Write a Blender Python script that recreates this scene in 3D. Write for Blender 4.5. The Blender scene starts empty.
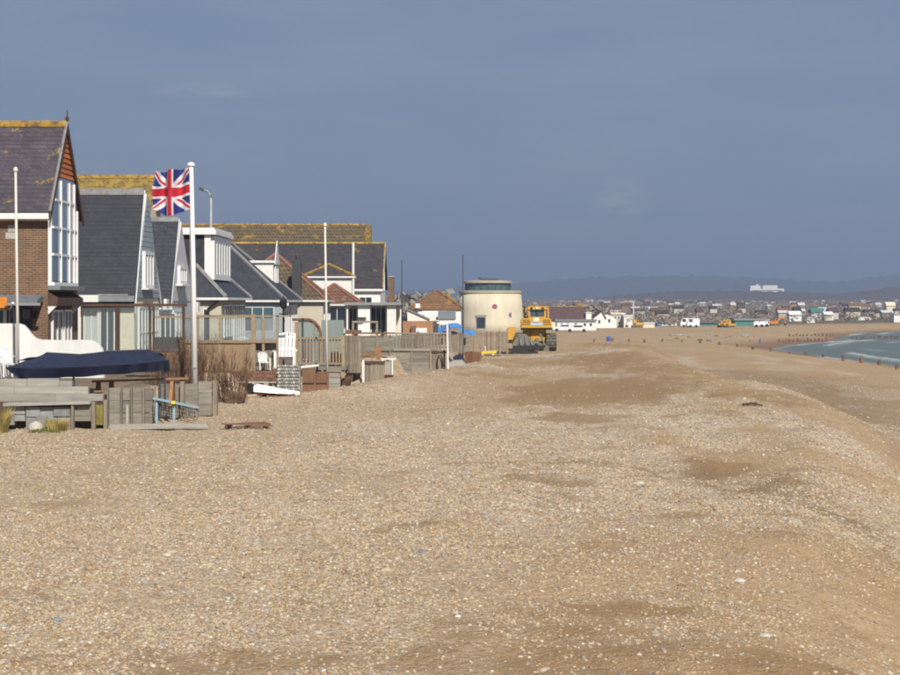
import bpy, math, random
import numpy as np
from mathutils import Vector, Matrix

random.seed(7)
rng = np.random.default_rng(11)
R = math.radians
scene = bpy.context.scene
COL = scene.collection

# ------------------------------------------------------------------ camera, world, sun, exposure
CAM_Z = 3.7          # eye height above the top of the shingle bank
F = 1800.0           # focal length in pixels of a 900 px wide frame
cam_d = bpy.data.cameras.new('camera')
cam = bpy.data.objects.new('camera', cam_d)
COL.objects.link(cam)
cam.location = (0, 0, CAM_Z)
cam.rotation_euler = (R(90), 0, 0)
cam_d.sensor_width = 36.0
cam_d.lens = 36.0 * F / 900.0
cam_d.shift_y = -37.5 / 900.0
cam_d.clip_start = 0.1
cam_d.clip_end = 60000
scene.camera = cam

SUN_EL, SUN_SIDE = 40.0, 17.0        # degrees; sun behind the camera, a little to the right, over the sea
to_sun = Vector((math.sin(R(SUN_SIDE)) * math.cos(R(SUN_EL)), -math.cos(R(SUN_SIDE)) * math.cos(R(SUN_EL)), math.sin(R(SUN_EL))))
sun_d = bpy.data.lights.new('sun', 'SUN')
sun_d.energy = 4.9
sun_d.angle = R(0.6)
sun_d.color = (1.0, 0.93, 0.83)
sun = bpy.data.objects.new('sun', sun_d)
COL.objects.link(sun)
sun.location = (0, -20, 60)
sun.rotation_euler = to_sun.to_track_quat('Z', 'Y').to_euler()

world = bpy.data.worlds.new('World')
scene.world = world
world.use_nodes = True
wn, wl = world.node_tree.nodes, world.node_tree.links
wn.clear()
w_out = wn.new('ShaderNodeOutputWorld')
w_bg = wn.new('ShaderNodeBackground')
w_sky = wn.new('ShaderNodeTexSky')
w_sky.sky_type = 'NISHITA'
w_sky.sun_disc = False
w_sky.sun_elevation = R(SUN_EL)
w_sky.sun_rotation = math.atan2(to_sun.x, to_sun.y)
w_sky.air_density = 1.0
w_sky.dust_density = 1.5
w_bg.inputs['Strength'].default_value = 0.1
# a slate blue veil of cloud lies over the whole sky, with a few faint wisps in it
w_tc = wn.new('ShaderNodeTexCoord')
w_map = wn.new('ShaderNodeMapping')
w_map.inputs['Scale'].default_value = (5.0, 5.0, 26.0)
w_noise = wn.new('ShaderNodeTexNoise')
w_noise.inputs['Scale'].default_value = 1.0
w_noise.inputs['Detail'].default_value = 6.0
w_noise.inputs['Roughness'].default_value = 0.6
w_ramp = wn.new('ShaderNodeValToRGB')
w_ramp.color_ramp.elements[0].position = 0.40
w_ramp.color_ramp.elements[0].color = (1.40, 1.94, 2.98, 1)
w_ramp.color_ramp.elements[1].position = 0.74
w_ramp.color_ramp.elements[1].color = (1.84, 2.28, 3.14, 1)
w_mix = wn.new('ShaderNodeMixRGB')
w_mix.inputs['Fac'].default_value = 0.90
wl.new(w_tc.outputs['Generated'], w_map.inputs['Vector'])
wl.new(w_map.outputs[0], w_noise.inputs['Vector'])
wl.new(w_noise.outputs[0], w_ramp.inputs[0])
wl.new(w_sky.outputs[0], w_mix.inputs['Color1'])
wl.new(w_ramp.outputs[0], w_mix.inputs['Color2'])
w_last = w_mix.outputs[0]
for (cx, cz, sx, sz, amt) in ((-0.132, 0.1145, 0.045, 0.0055, 0.55), (0.0945, 0.0555, 0.022, 0.016, 0.62)):   # two faint wisps of cloud
    a_ = wn.new('ShaderNodeMapping'); a_.inputs['Scale'].default_value = (1 / sx, 0, 1 / sz); a_.inputs['Location'].default_value = (-cx / sx, 0, -cz / sz)
    b_ = wn.new('ShaderNodeVectorMath'); b_.operation = 'LENGTH'
    c_ = wn.new('ShaderNodeMapRange'); c_.interpolation_type = 'SMOOTHSTEP'; c_.inputs['From Min'].default_value = 1.0; c_.inputs['From Max'].default_value = 0.0; c_.inputs['To Max'].default_value = amt * 2
    m_ = wn.new('ShaderNodeMapping'); m_.inputs['Scale'].default_value = (60, 60, 220)
    n_ = wn.new('ShaderNodeTexNoise'); n_.inputs['Scale'].default_value = 1.0; n_.inputs['Detail'].default_value = 6
    e_ = wn.new('ShaderNodeMapRange'); e_.inputs['From Min'].default_value = 0.35; e_.inputs['From Max'].default_value = 0.75
    p_ = wn.new('ShaderNodeMath'); p_.operation = 'MULTIPLY'; x_ = wn.new('ShaderNodeMixRGB'); x_.inputs['Color2'].default_value = (3.0, 3.25, 3.7, 1)
    wl.new(w_tc.outputs['Generated'], a_.inputs['Vector']); wl.new(a_.outputs[0], b_.inputs[0]); wl.new(b_.outputs['Value'], c_.inputs['Value'])
    wl.new(w_tc.outputs['Generated'], m_.inputs['Vector']); wl.new(m_.outputs[0], n_.inputs['Vector']); wl.new(n_.outputs[0], e_.inputs['Value'])
    wl.new(c_.outputs[0], p_.inputs[0]); wl.new(e_.outputs[0], p_.inputs[1]); wl.new(p_.outputs[0], x_.inputs['Fac']); wl.new(w_last, x_.inputs['Color1']); w_last = x_.outputs[0]
wl.new(w_last, w_bg.inputs['Color'])
wl.new(w_bg.outputs[0], w_out.inputs['Surface'])

scene.view_settings.view_transform = 'Standard'
scene.view_settings.look = 'None'
scene.view_settings.exposure = 0.28
scene.view_settings.gamma = 1.0
scene.cycles.use_denoising = True
scene.cycles.filter_width = 1.9
scene.cycles.max_bounces = 6
scene.cycles.diffuse_bounces = 3
scene.cycles.volume_bounces = 0
scene.cycles.transparent_max_bounces = 12


# ------------------------------------------------------------------ helpers: pixels, noise, terrain
def W(u, v, Y):
    """point of the photograph's pixel (u, v) at distance Y"""
    return Vector(((u - 450) / F * Y, Y, CAM_Z - (v - 300) / F * Y))
def PX(u, Y): return (u - 450) / F * Y
def PZ(v, Y): return CAM_Z - (v - 300) / F * Y

def _h(ix, iy, s):
    n = (ix.astype(np.int64) * 374761393 + iy.astype(np.int64) * 668265263 + s * 974634777) & 0x7fffffff
    n = ((n ^ (n >> 13)) * 1274126177) & 0x7fffffff
    return ((n ^ (n >> 16)) & 0xffff) / 65535.0
def vnoise(x, y, s=0):
    x = np.asarray(x, float); y = np.asarray(y, float)
    ix, iy = np.floor(x), np.floor(y)
    fx, fy = x - ix, y - iy
    fx = fx * fx * (3 - 2 * fx); fy = fy * fy * (3 - 2 * fy)
    a, b = _h(ix, iy, s), _h(ix + 1, iy, s)
    c, d = _h(ix, iy + 1, s), _h(ix + 1, iy + 1, s)
    return (a * (1 - fx) + b * fx) * (1 - fy) + (c * (1 - fx) + d * fx) * fy
def fbm(x, y, s=0, o=4):
    t, a, n = 0, 0.5, 0
    for i in range(o):
        t = t + a * vnoise(x * 2 ** i, y * 2 ** i, s + i * 17); n += a; a *= 0.5
    return t / n
def sst(x): 
    x = np.clip(x, 0, 1); return x * x * (3 - 2 * x)

SEA_Z = -4.0
SH_Y = [-500, 0, 100, 150, 207, 262, 283, 300, 325, 345, 362, 380, 408, 447, 520, 700, 1000, 3000, 20000]
SH_X = [56, 52, 51, 51, 51, 49, 48.5, 55, 64, 77, 79, 83, 93, 113, 190, 330, 520, 1400, 9000]
GE_Y = [46, 51.4, 52.9, 54, 58.5, 60.5, 67, 70, 74, 80, 92, 107, 128, 160, 230, 360, 500]
GE_X = [-40, -40, -13, -8.9, -8.3, -7.9, -7.8, -6.2, -4.6, -3.3, -0.9, 1.0, 2.6, 3.0, 4.0, 17, 0]
TP_Y = [0, 20, 30, 58, 100, 128, 138, 150, 180, 230, 300]
TP_X = [4, 6, 8.5, 13.5, 15, 16.5, 13, 7.5, 2, -30, -80]
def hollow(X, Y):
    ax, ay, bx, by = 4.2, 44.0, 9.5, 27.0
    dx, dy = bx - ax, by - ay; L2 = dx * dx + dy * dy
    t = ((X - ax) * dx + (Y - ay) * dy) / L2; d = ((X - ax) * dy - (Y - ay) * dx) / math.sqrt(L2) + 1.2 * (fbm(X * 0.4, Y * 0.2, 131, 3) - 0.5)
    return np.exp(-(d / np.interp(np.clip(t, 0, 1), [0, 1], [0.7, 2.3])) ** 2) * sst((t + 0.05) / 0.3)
def terrain(X, Y):
    X = np.asarray(X, float); Y = np.asarray(Y, float)
    d = np.interp(Y, SH_Y, SH_X) - X + 1.6 * (fbm(X * 0.02, Y * 0.03, 5, 3) - 0.5) * 4
    low = np.interp(Y, [0, 150, 220, 320, 450, 700, 1000, 2000, 4000], [-1.5, -1.5, -1.7, -2.4, -3.0, -2.9, -2.0, 0.5, 4.0])
    z = np.where(d < 0, SEA_Z + 0.12 * d, SEA_Z + (low - SEA_Z) * (1 - np.exp(-np.maximum(d, 0) / 14.0)))
    z = np.maximum(z, -9.0)
    z = z + 0.35 * np.exp(-((d - 24) / 5.0) ** 2) + 0.25 * np.exp(-((d - 34) / 3.0) ** 2)
    wob = 3.2 * (fbm(X * 0.05, Y * 0.045, 3, 3) - 0.5)
    top = sst((np.interp(Y, TP_Y, TP_X) + wob * 1.4 - X) / 5.0 + 0.5)
    z = z * (1 - top) + 0.0 * top
    z = z + top * (0.45 * np.exp(-((X - np.interp(Y, TP_Y, TP_X) + 4.0 - wob) / 3.0) ** 2) * sst((Y - 45) / 25) * sst((150 - Y) / 15)) + (1 - top) * 0.9 * (fbm(X * 0.06, Y * 0.035, 161, 3) - 0.5) * sst((Y - 30) / 30) * sst((200 - Y) / 50) * sst((d - 14) / 10)
    # small banks and hollows of the shingle
    z = z + 0.30 * (fbm(X * 0.11 + 3, Y * 0.10, 21, 3) - 0.5) * sst((X + 9) / 6) * sst((Y - 8) / 20) + 0.30 * (fbm(X * 0.38, Y * 0.16, 171, 3) - 0.5) * sst((X - 3) / 4) * (Y < 250) + 0.10 * (fbm(X * 0.5, Y * 0.4, 31, 3) - 0.5)
    # a scoured hollow crosses the right foreground
    z = z - 0.22 * hollow(X, Y) + (0.10 * (fbm(X * 1.1, Y * 0.8, 141, 3) - 0.5) + 0.05 * (vnoise(X * 2.6, Y * 2.2, 151) - 0.5)) * (Y < 200)
    # gardens stand on a raised terrace behind their walls
    ge = sst((np.interp(Y, GE_Y, GE_X) - 0.55 - X) / 0.7) * sst((Y - 50.5) / 1.0)
    gz = np.interp(Y, [50, 56, 62, 110, 170, 230, 340, 520], [0.5, 0.55, 0.95, 0.95, 0.6, -1.2, -2.8, -3.0])
    z = np.where(Y < 520, z * (1 - ge) + gz * ge, z)
    # the shingle is heaped up a little against the walls
    edge = np.interp(Y, GE_Y, GE_X) - X
    z = z + 0.28 * np.exp(-((edge + 1.6) / 1.5) ** 2) * sst((Y - 62) / 10) * sst((110 - Y) / 10) * (edge < 0.5)
    return z
def gz(x, y): return float(terrain(np.array([x]), np.array([y]))[0])
def hit(u, v, y0=12.0, y1=3000.0):
    """where the ray of a pixel meets the ground"""
    ys = np.geomspace(y0, y1, 6000)
    dz = (CAM_Z - (v - 300) / F * ys) - terrain((u - 450) / F * ys, ys)
    k = np.argmax(dz <= 0)
    y = ys[k] if dz[k] <= 0 else y1
    return Vector(((u - 450) / F * y, y, gz((u - 450) / F * y, y)))


# ------------------------------------------------------------------ materials
MATS = {}
def nodes(name):
    m = bpy.data.materials.new(name); m.use_nodes = True
    n, l = m.node_tree.nodes, m.node_tree.links
    return m, n, l, n['Principled BSDF']

def mat(name, c, rough=0.75, var=0.18, scale=3.0, stretch=(1, 1, 1), bump=0.15, rand=0.12, metal=0.0, c2=None, spot=None, spot_amt=0.0, spot_scale=2.0, spec=0.3):
    """plain weathered surface: noise-varied colour, fine relief, optional spots (lichen, rust, stains)"""
    if name in MATS: return MATS[name]
    m, n, l, b = nodes(name)
    tc = n.new('ShaderNodeTexCoord'); mp = n.new('ShaderNodeMapping'); mp.inputs['Scale'].default_value = stretch
    nz = n.new('ShaderNodeTexNoise'); nz.inputs['Scale'].default_value = scale; nz.inputs['Detail'].default_value = 6; nz.inputs['Roughness'].default_value = 0.65
    l.new(tc.outputs['Object'], mp.inputs[0]); l.new(mp.outputs[0], nz.inputs['Vector'])
    rp = n.new('ShaderNodeValToRGB'); rp.color_ramp.elements[0].position = 0.3; rp.color_ramp.elements[1].position = 0.7
    ca = [x * (1 - var) for x in c]; cb = [min(1, x * (1 + var)) for x in (c2 or c)]
    rp.color_ramp.elements[0].color = (*ca, 1); rp.color_ramp.elements[1].color = (*cb, 1)
    l.new(nz.outputs[0], rp.inputs[0])
    oi = n.new('ShaderNodeObjectInfo')
    mr = n.new('ShaderNodeMapRange'); mr.inputs['To Min'].default_value = 1 - rand; mr.inputs['To Max'].default_value = 1 + rand
    l.new(oi.outputs['Random'], mr.inputs['Value'])
    mx = n.new('ShaderNodeMixRGB'); mx.blend_type = 'MULTIPLY'; mx.inputs['Fac'].default_value = 1
    l.new(rp.outputs[0], mx.inputs[1]); l.new(mr.outputs[0], mx.inputs[2])
    out = mx.outputs[0]
    if spot:
        sn = n.new('ShaderNodeTexNoise'); sn.inputs['Scale'].default_value = spot_scale; sn.inputs['Detail'].default_value = 5; sn.inputs['Roughness'].default_value = 0.7
        l.new(tc.outputs['Object'], sn.inputs['Vector'])
        sr = n.new('ShaderNodeValToRGB'); sr.color_ramp.elements[0].position = 1 - spot_amt - 0.04; sr.color_ramp.elements[1].position = 1 - spot_amt + 0.05
        l.new(sn.outputs[0], sr.inputs[0])
        m2 = n.new('ShaderNodeMixRGB'); m2.inputs[2].default_value = (*spot, 1)
        l.new(sr.outputs[0], m2.inputs[0]); l.new(out, m2.inputs[1]); out = m2.outputs[0]
    l.new(out, b.inputs['Base Color'])
    b.inputs['Roughness'].default_value = rough; b.inputs['Metallic'].default_value = metal
    b.inputs['Specular IOR Level'].default_value = spec
    if bump:
        bp = n.new('ShaderNodeBump'); bp.inputs['Strength'].default_value = bump; bp.inputs['Distance'].default_value = 0.02
        l.new(nz.outputs[0], bp.inputs['Height']); l.new(bp.outputs[0], b.inputs['Normal'])
    MATS[name] = m
    return m

def brickmat(name, c1, c2, mortar, bw, rh, ms, rough=0.85, spot=None, spot_amt=0.0, spot_scale=1.2, bump=0.5, streak=0.25):
    """masonry or slate courses: (x + y, z) of the object gives the course, so it runs round corners"""
    if name in MATS: return MATS[name]
    m, n, l, b = nodes(name)
    tc = n.new('ShaderNodeTexCoord'); sp = n.new('ShaderNodeSeparateXYZ'); l.new(tc.outputs['Object'], sp.inputs[0])
    ad = n.new('ShaderNodeMath'); l.new(sp.outputs[0], ad.inputs[0]); l.new(sp.outputs[1], ad.inputs[1])
    cb = n.new('ShaderNodeCombineXYZ'); l.new(ad.outputs[0], cb.inputs[0]); l.new(sp.outputs[2], cb.inputs[1])
    br = n.new('ShaderNodeTexBrick'); br.inputs['Scale'].default_value = 1
    br.inputs['Brick Width'].default_value = bw; br.inputs['Row Height'].default_value = rh; br.inputs['Mortar Size'].default_value = ms
    br.inputs['Color1'].default_value = (*c1, 1); br.inputs['Color2'].default_value = (*c2, 1); br.inputs['Mortar'].default_value = (*mortar, 1)
    br.inputs['Bias'].default_value = -0.1
    l.new(cb.outputs[0], br.inputs['Vector'])
    nz = n.new('ShaderNodeTexNoise'); nz.inputs['Scale'].default_value = 1.6; nz.inputs['Detail'].default_value = 7; nz.inputs['Roughness'].default_value = 0.7
    l.new(tc.outputs['Object'], nz.inputs['Vector'])
    mr = n.new('ShaderNodeMapRange'); mr.inputs['From Min'].default_value = 0.3; mr.inputs['From Max'].default_value = 0.7
    mr.inputs['To Min'].default_value = 1 - streak; mr.inputs['To Max'].default_value = 1 + streak
    l.new(nz.outputs[0], mr.inputs['Value'])
    mx = n.new('ShaderNodeMixRGB'); mx.blend_type = 'MULTIPLY'; mx.inputs[0].default_value = 1
    l.new(br.outputs[0], mx.inputs[1]); l.new(mr.outputs[0], mx.inputs[2]); out = mx.outputs[0]
    if spot:
        sn = n.new('ShaderNodeTexNoise'); sn.inputs['Scale'].default_value = spot_scale; sn.inputs['Detail'].default_value = 4; sn.inputs['Roughness'].default_value = 0.75
        l.new(tc.outputs['Object'], sn.inputs['Vector'])
        sr = n.new('ShaderNodeValToRGB'); sr.color_ramp.elements[0].position = 1 - spot_amt - 0.03; sr.color_ramp.elements[1].position = 1 - spot_amt + 0.05
        l.new(sn.outputs[0], sr.inputs[0])
        m2 = n.new('ShaderNodeMixRGB'); m2.inputs[2].default_value = (*spot, 1)
        l.new(sr.outputs[0], m2.inputs[0]); l.new(out, m2.inputs[1]); out = m2.outputs[0]
    l.new(out, b.inputs['Base Color']); b.inputs['Roughness'].default_value = rough; b.inputs['Specular IOR Level'].default_value = 0.3
    bp = n.new('ShaderNodeBump'); bp.inputs['Strength'].default_value = bump; bp.inputs['Distance'].default_value = 0.012; bp.invert = True
    l.new(br.outputs['Fac'], bp.inputs['Height']); l.new(bp.outputs[0], b.inputs['Normal'])
    MATS[name] = m
    return m

def sheetglass(name, tint=(0.9, 0.95, 0.95), op=0.12):
    """clear pane: lets light through, mirrors the sky at a glance"""
    m, n, l, b = nodes(name)
    n.remove(b)
    tr = n.new('ShaderNodeBsdfTransparent'); tr.inputs[0].default_value = (*tint, 1)
    gl = n.new('ShaderNodeBsdfGlossy'); gl.inputs['Roughness'].default_value = 0.04
    df = n.new('ShaderNodeBsdfDiffuse'); df.inputs[0].default_value = (0.55, 0.58, 0.58, 1)
    fr = n.new('ShaderNodeFresnel'); fr.inputs[0].default_value = 1.5
    m1 = n.new('ShaderNodeMixShader'); m2 = n.new('ShaderNodeMixShader'); m1.inputs[0].default_value = op
    l.new(tr.outputs[0], m1.inputs[1]); l.new(df.outputs[0], m1.inputs[2])
    l.new(fr.outputs[0], m2.inputs[0]); l.new(m1.outputs[0], m2.inputs[1]); l.new(gl.outputs[0], m2.inputs[2])
    l.new(m2.outputs[0], n['Material Output'].inputs['Surface'])
    MATS[name] = m
    return m

LICHEN = (0.29, 0.19, 0.045)
M_brick = brickmat('brown_brick', (0.175, 0.085, 0.045), (0.095, 0.058, 0.038), (0.21, 0.17, 0.12), 0.225, 0.075, 0.011)
M_brick_red = brickmat('red_brick', (0.26, 0.08, 0.045), (0.19, 0.07, 0.045), (0.2, 0.16, 0.13), 0.225, 0.075, 0.011)
M_slate_p = brickmat('purple_slate', (0.080, 0.066, 0.078), (0.055, 0.048, 0.060), (0.036, 0.033, 0.038), 0.30, 0.15, 0.007, 0.55, LICHEN, 0.37, 1.7)
M_slate = brickmat('dark_slate', (0.034, 0.037, 0.044), (0.028, 0.030, 0.037), (0.018, 0.02, 0.024), 0.30, 0.15, 0.006, 0.6, (0.2, 0.19, 0.17), 0.26, 1.5)
M_slate_f = brickmat('blue_slate', (0.045, 0.048, 0.058), (0.034, 0.037, 0.046), (0.02, 0.022, 0.026), 0.32, 0.18, 0.008, 0.6, (0.17, 0.12, 0.05), 0.30, 0.9)
M_slate_far = brickmat('old_slate', (0.055, 0.048, 0.052), (0.040, 0.038, 0.044), (0.025, 0.024, 0.026), 0.4, 0.3, 0.01, 0.65, (0.22, 0.13, 0.03), 0.36, 0.6)
M_tile_lich = brickmat('lichen_tile', (0.21, 0.145, 0.045), (0.14, 0.10, 0.045), (0.08, 0.06, 0.03), 0.3, 0.3, 0.02, 0.9, (0.27, 0.185, 0.04), 0.50, 1.9)
M_tile_brown = brickmat('brown_tile', (0.135, 0.10, 0.055), (0.10, 0.08, 0.05), (0.05, 0.04, 0.03), 0.34, 0.36, 0.04, 0.9, (0.26, 0.16, 0.03), 0.40, 0.8)
M_tile_red = brickmat('red_brown_tile', (0.20, 0.085, 0.05), (0.13, 0.075, 0.05), (0.06, 0.04, 0.035), 0.3, 0.28, 0.03, 0.9, (0.22, 0.16, 0.09), 0.42, 0.9)
M_tile_mix = brickmat('orange_brown_tile', (0.24, 0.115, 0.05), (0.15, 0.09, 0.05), (0.07, 0.05, 0.04), 0.34, 0.3, 0.03, 0.9, (0.33, 0.19, 0.03), 0.42, 0.5)
M_tile_purple = brickmat('plum_tile', (0.12, 0.065, 0.065), (0.10, 0.06, 0.06), (0.06, 0.045, 0.045), 0.4, 0.4, 0.03, 0.9, (0.15, 0.09, 0.05), 0.30, 0.4)
M_hung = mat('hung_tile', (0.40, 0.13, 0.045), 0.8, 0.2, 5, rand=0.15)
M_ridge_l = mat('lichen_ridge', (0.25, 0.15, 0.035), 0.9, 0.35, 4, c2=(0.33, 0.21, 0.04), spot=(0.10, 0.07, 0.05), spot_amt=0.45, spot_scale=3)
M_ridge_g = mat('grey_ridge', (0.20, 0.20, 0.20), 0.85, 0.25, 4, spot=(0.26, 0.18, 0.05), spot_amt=0.38, spot_scale=2.2)
M_ridge_r = mat('red_ridge', (0.23, 0.11, 0.08), 0.85, 0.25, 4)
M_lead = mat('lead', (0.20, 0.22, 0.23), 0.6, 0.15, 3)
M_white = mat('white_paint', (0.68, 0.68, 0.65), 0.5, 0.05, 2, rand=0.04, bump=0.04, spot=(0.55, 0.54, 0.50), spot_amt=0.33, spot_scale=1.6)
M_upvc = mat('white_plastic', (0.70, 0.70, 0.69), 0.35, 0.03, 2, rand=0.02, bump=0.0, spec=0.5)
M_render = mat('white_render', (0.66, 0.66, 0.63), 0.9, 0.10, 2.2, stretch=(1, 1, 0.3), bump=0.15, rand=0.03, spot=(0.56, 0.55, 0.51), spot_amt=0.37, spot_scale=0.9)
M_cream = mat('cream_render', (0.66, 0.60, 0.46), 0.9, 0.08, 1.5, rand=0.04, spot=(0.48, 0.43, 0.33), spot_amt=0.36, spot_scale=0.7)
M_beige = mat('beige_render', (0.46, 0.42, 0.34), 0.9, 0.1, 1.6)
M_tower = mat('tower_render', (0.56, 0.51, 0.385), 0.92, 0.14, 0.45, stretch=(1, 1, 0.35), rand=0.0, c2=(0.56, 0.505, 0.37), bump=0.2)
M_tower_band = mat('tower_cornice', (0.36, 0.32, 0.22), 0.92, 0.15, 0.6)
M_bluegrey = mat('blue_grey_board', (0.27, 0.32, 0.36), 0.7, 0.08, 3)
M_palegrey = mat('pale_grey_board', (0.48, 0.48, 0.50), 0.7, 0.08, 3)
M_greyfelt = mat('grey_felt', (0.13, 0.135, 0.15), 0.9, 0.2, 2)
M_darkfelt = mat('dark_felt', (0.05, 0.052, 0.058), 0.85, 0.2, 2)
M_darkwood = mat('dark_stained_wood', (0.075, 0.045, 0.035), 0.7, 0.25, 6, stretch=(1, 1, 0.2))
M_greywood = mat('weathered_grey_wood', (0.205, 0.19, 0.158), 0.9, 0.3, 5, stretch=(0.35, 0.35, 2.2), rand=0.2, bump=0.4)
M_greywood_v = mat('weathered_upright_wood', (0.20, 0.172, 0.132), 0.9, 0.3, 5, stretch=(3, 3, 0.3), rand=0.22, bump=0.4)
M_sleeper = mat('bleached_sleeper', (0.28, 0.265, 0.232), 0.9, 0.22, 3, stretch=(0.35, 0.6, 2.5), rand=0.16, bump=0.4)
M_stone = mat('grey_block', (0.25, 0.25, 0.235), 0.95, 0.22, 4, rand=0.2, bump=0.5, spot=(0.16, 0.17, 0.10), spot_amt=0.36)
M_mossy = mat('mossy_board', (0.20, 0.17, 0.05), 0.95, 0.3, 4)
M_tanwood = mat('tan_wood', (0.28, 0.215, 0.14), 0.85, 0.2, 5, stretch=(0.6, 0.6, 1.5), rand=0.12)
M_plywood = mat('brown_plywood', (0.27, 0.19, 0.115), 0.8, 0.12, 3, stretch=(0.4, 0.4, 1.6))
M_redwood = mat('red_brown_wood', (0.18, 0.095, 0.058), 0.75, 0.22, 5, rand=0.15)
M_orangewood = mat('orange_wood', (0.26, 0.135, 0.065), 0.75, 0.22, 5, rand=0.12)
M_brown_panel = mat('brown_panel', (0.16, 0.09, 0.055), 0.85, 0.25, 4, rand=0.2)
M_navy = mat('navy_fabric', (0.017, 0.023, 0.05), 0.75, 0.2, 2.5, rand=0.03, bump=0.1)
M_bluetarp = mat('blue_tarpaulin', (0.07, 0.22, 0.52), 0.45, 0.15, 3, spec=0.5)
M_paleblue = mat('pale_blue_paint', (0.24, 0.36, 0.44), 0.6, 0.12, 5)
M_teal = mat('teal_screen', (0.21, 0.245, 0.235), 0.5, 0.1, 1.2)
M_net = mat('dark_net', (0.055, 0.05, 0.04), 0.9, 0.3, 6)
M_pole = mat('cream_pole', (0.56, 0.545, 0.48), 0.5, 0.06, 3, bump=0.0, spot=(0.5, 0.47, 0.38), spot_amt=0.36, spot_scale=2)
M_greypole = mat('grey_pole', (0.34, 0.34, 0.32), 0.55, 0.12, 3, bump=0.0)
M_darkpole = mat('dark_pole', (0.06, 0.065, 0.075), 0.6, 0.1, 3, bump=0.0)
M_black = mat('black_plastic', (0.018, 0.018, 0.02), 0.5, 0.2, 3)
M_twig = mat('bare_twig', (0.135, 0.075, 0.05), 0.9, 0.3, 2, rand=0.1, c2=(0.2, 0.13, 0.08))
M_straw = mat('dry_grass', (0.34, 0.24, 0.08), 0.9, 0.3, 2, c2=(0.36, 0.30, 0.10))
M_leaf = mat('green_leaf', (0.085, 0.13, 0.03), 0.8, 0.35, 2, c2=(0.14, 0.16, 0.04))
M_dozer = mat('machine_yellow', (0.52, 0.29, 0.04), 0.5, 0.1, 2.5, rand=0.03, bump=0.05, spot=(0.36, 0.22, 0.06), spot_amt=0.36, spot_scale=2.2)
M_steel = mat('worn_steel', (0.16, 0.155, 0.135), 0.6, 0.25, 3, metal=0.2, spot=(0.22, 0.14, 0.07), spot_amt=0.38)
M_track = mat('track_steel', (0.10, 0.09, 0.075), 0.8, 0.3, 6, spot=(0.26, 0.2, 0.13), spot_amt=0.42, spot_scale=3)
M_dark = mat('dark_machine', (0.03, 0.03, 0.03), 0.7, 0.2, 4)
M_rust = mat('rust_sheet', (0.16, 0.075, 0.04), 0.85, 0.35, 3, c2=(0.13, 0.06, 0.035))
M_canvas = mat('grey_sack', (0.32, 0.31, 0.29), 0.95, 0.12, 6)
M_red = mat('red_paint', (0.36, 0.09, 0.11), 0.6, 0.1, 3)
M_maroon = mat('maroon_paint', (0.11, 0.022, 0.02), 0.6, 0.15, 3)
M_purple = mat('purple_paint', (0.17, 0.12, 0.28), 0.6, 0.1, 3)
M_yellow = mat('yellow_paint', (0.68, 0.52, 0.04), 0.6, 0.1, 3)
M_blue = mat('blue_paint', (0.05, 0.13, 0.50), 0.5, 0.1, 3)
M_sign = mat('pale_blue_plate', (0.40, 0.55, 0.72), 0.4, 0.05, 3)
M_terracotta = mat('terracotta_paint', (0.36, 0.19, 0.10), 0.85, 0.15, 1.5)
M_orangepaint = mat('orange_sign', (0.55, 0.20, 0.03), 0.6, 0.1, 3)
M_carwhite = mat('car_white', (0.75, 0.76, 0.78), 0.3, 0.02, 2, bump=0.0, spec=0.5)
M_boulder = mat('pale_boulder', (0.45, 0.42, 0.36), 0.9, 0.2, 3)
M_concrete = mat('grey_concrete', (0.32, 0.31, 0.28), 0.95, 0.15, 2)
M_post = mat('tarred_post', (0.13, 0.09, 0.065), 0.9, 0.3, 4, rand=0.25)
M_foliage_far = mat('winter_wood', (0.26, 0.215, 0.19), 1.0, 0.2, 0.02, c2=(0.24, 0.21, 0.17), bump=0)
M_green_roof = mat('green_sheet', (0.07, 0.20, 0.18), 0.6, 0.1, 0.2)
M_curtain = mat('pale_curtain', (0.52, 0.52, 0.50), 0.9, 0.2, 4, stretch=(6, 6, 0.3))
M_glass_dark = mat('window_glass', (0.03, 0.045, 0.06), 0.06, 0.3, 0.8, bump=0, rand=0.3, spec=0.6)
M_glass_teal = mat('lantern_glass', (0.06, 0.10, 0.12), 0.08, 0.3, 0.6, bump=0, spec=0.6)
M_glass_blue = mat('sky_tinted_glass', (0.10, 0.15, 0.21), 0.05, 0.2, 0.8, bump=0, rand=0.25, spec=0.9)  # blue of the reflected sky is put into the base colour
M_glass_blue.node_tree.nodes['Principled BSDF'].inputs['IOR'].default_value = 1.9
M_pane = sheetglass('clear_pane')
M_pane_milky = sheetglass('salt_hazed_pane', (0.82, 0.9, 0.9), 0.3)


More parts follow.
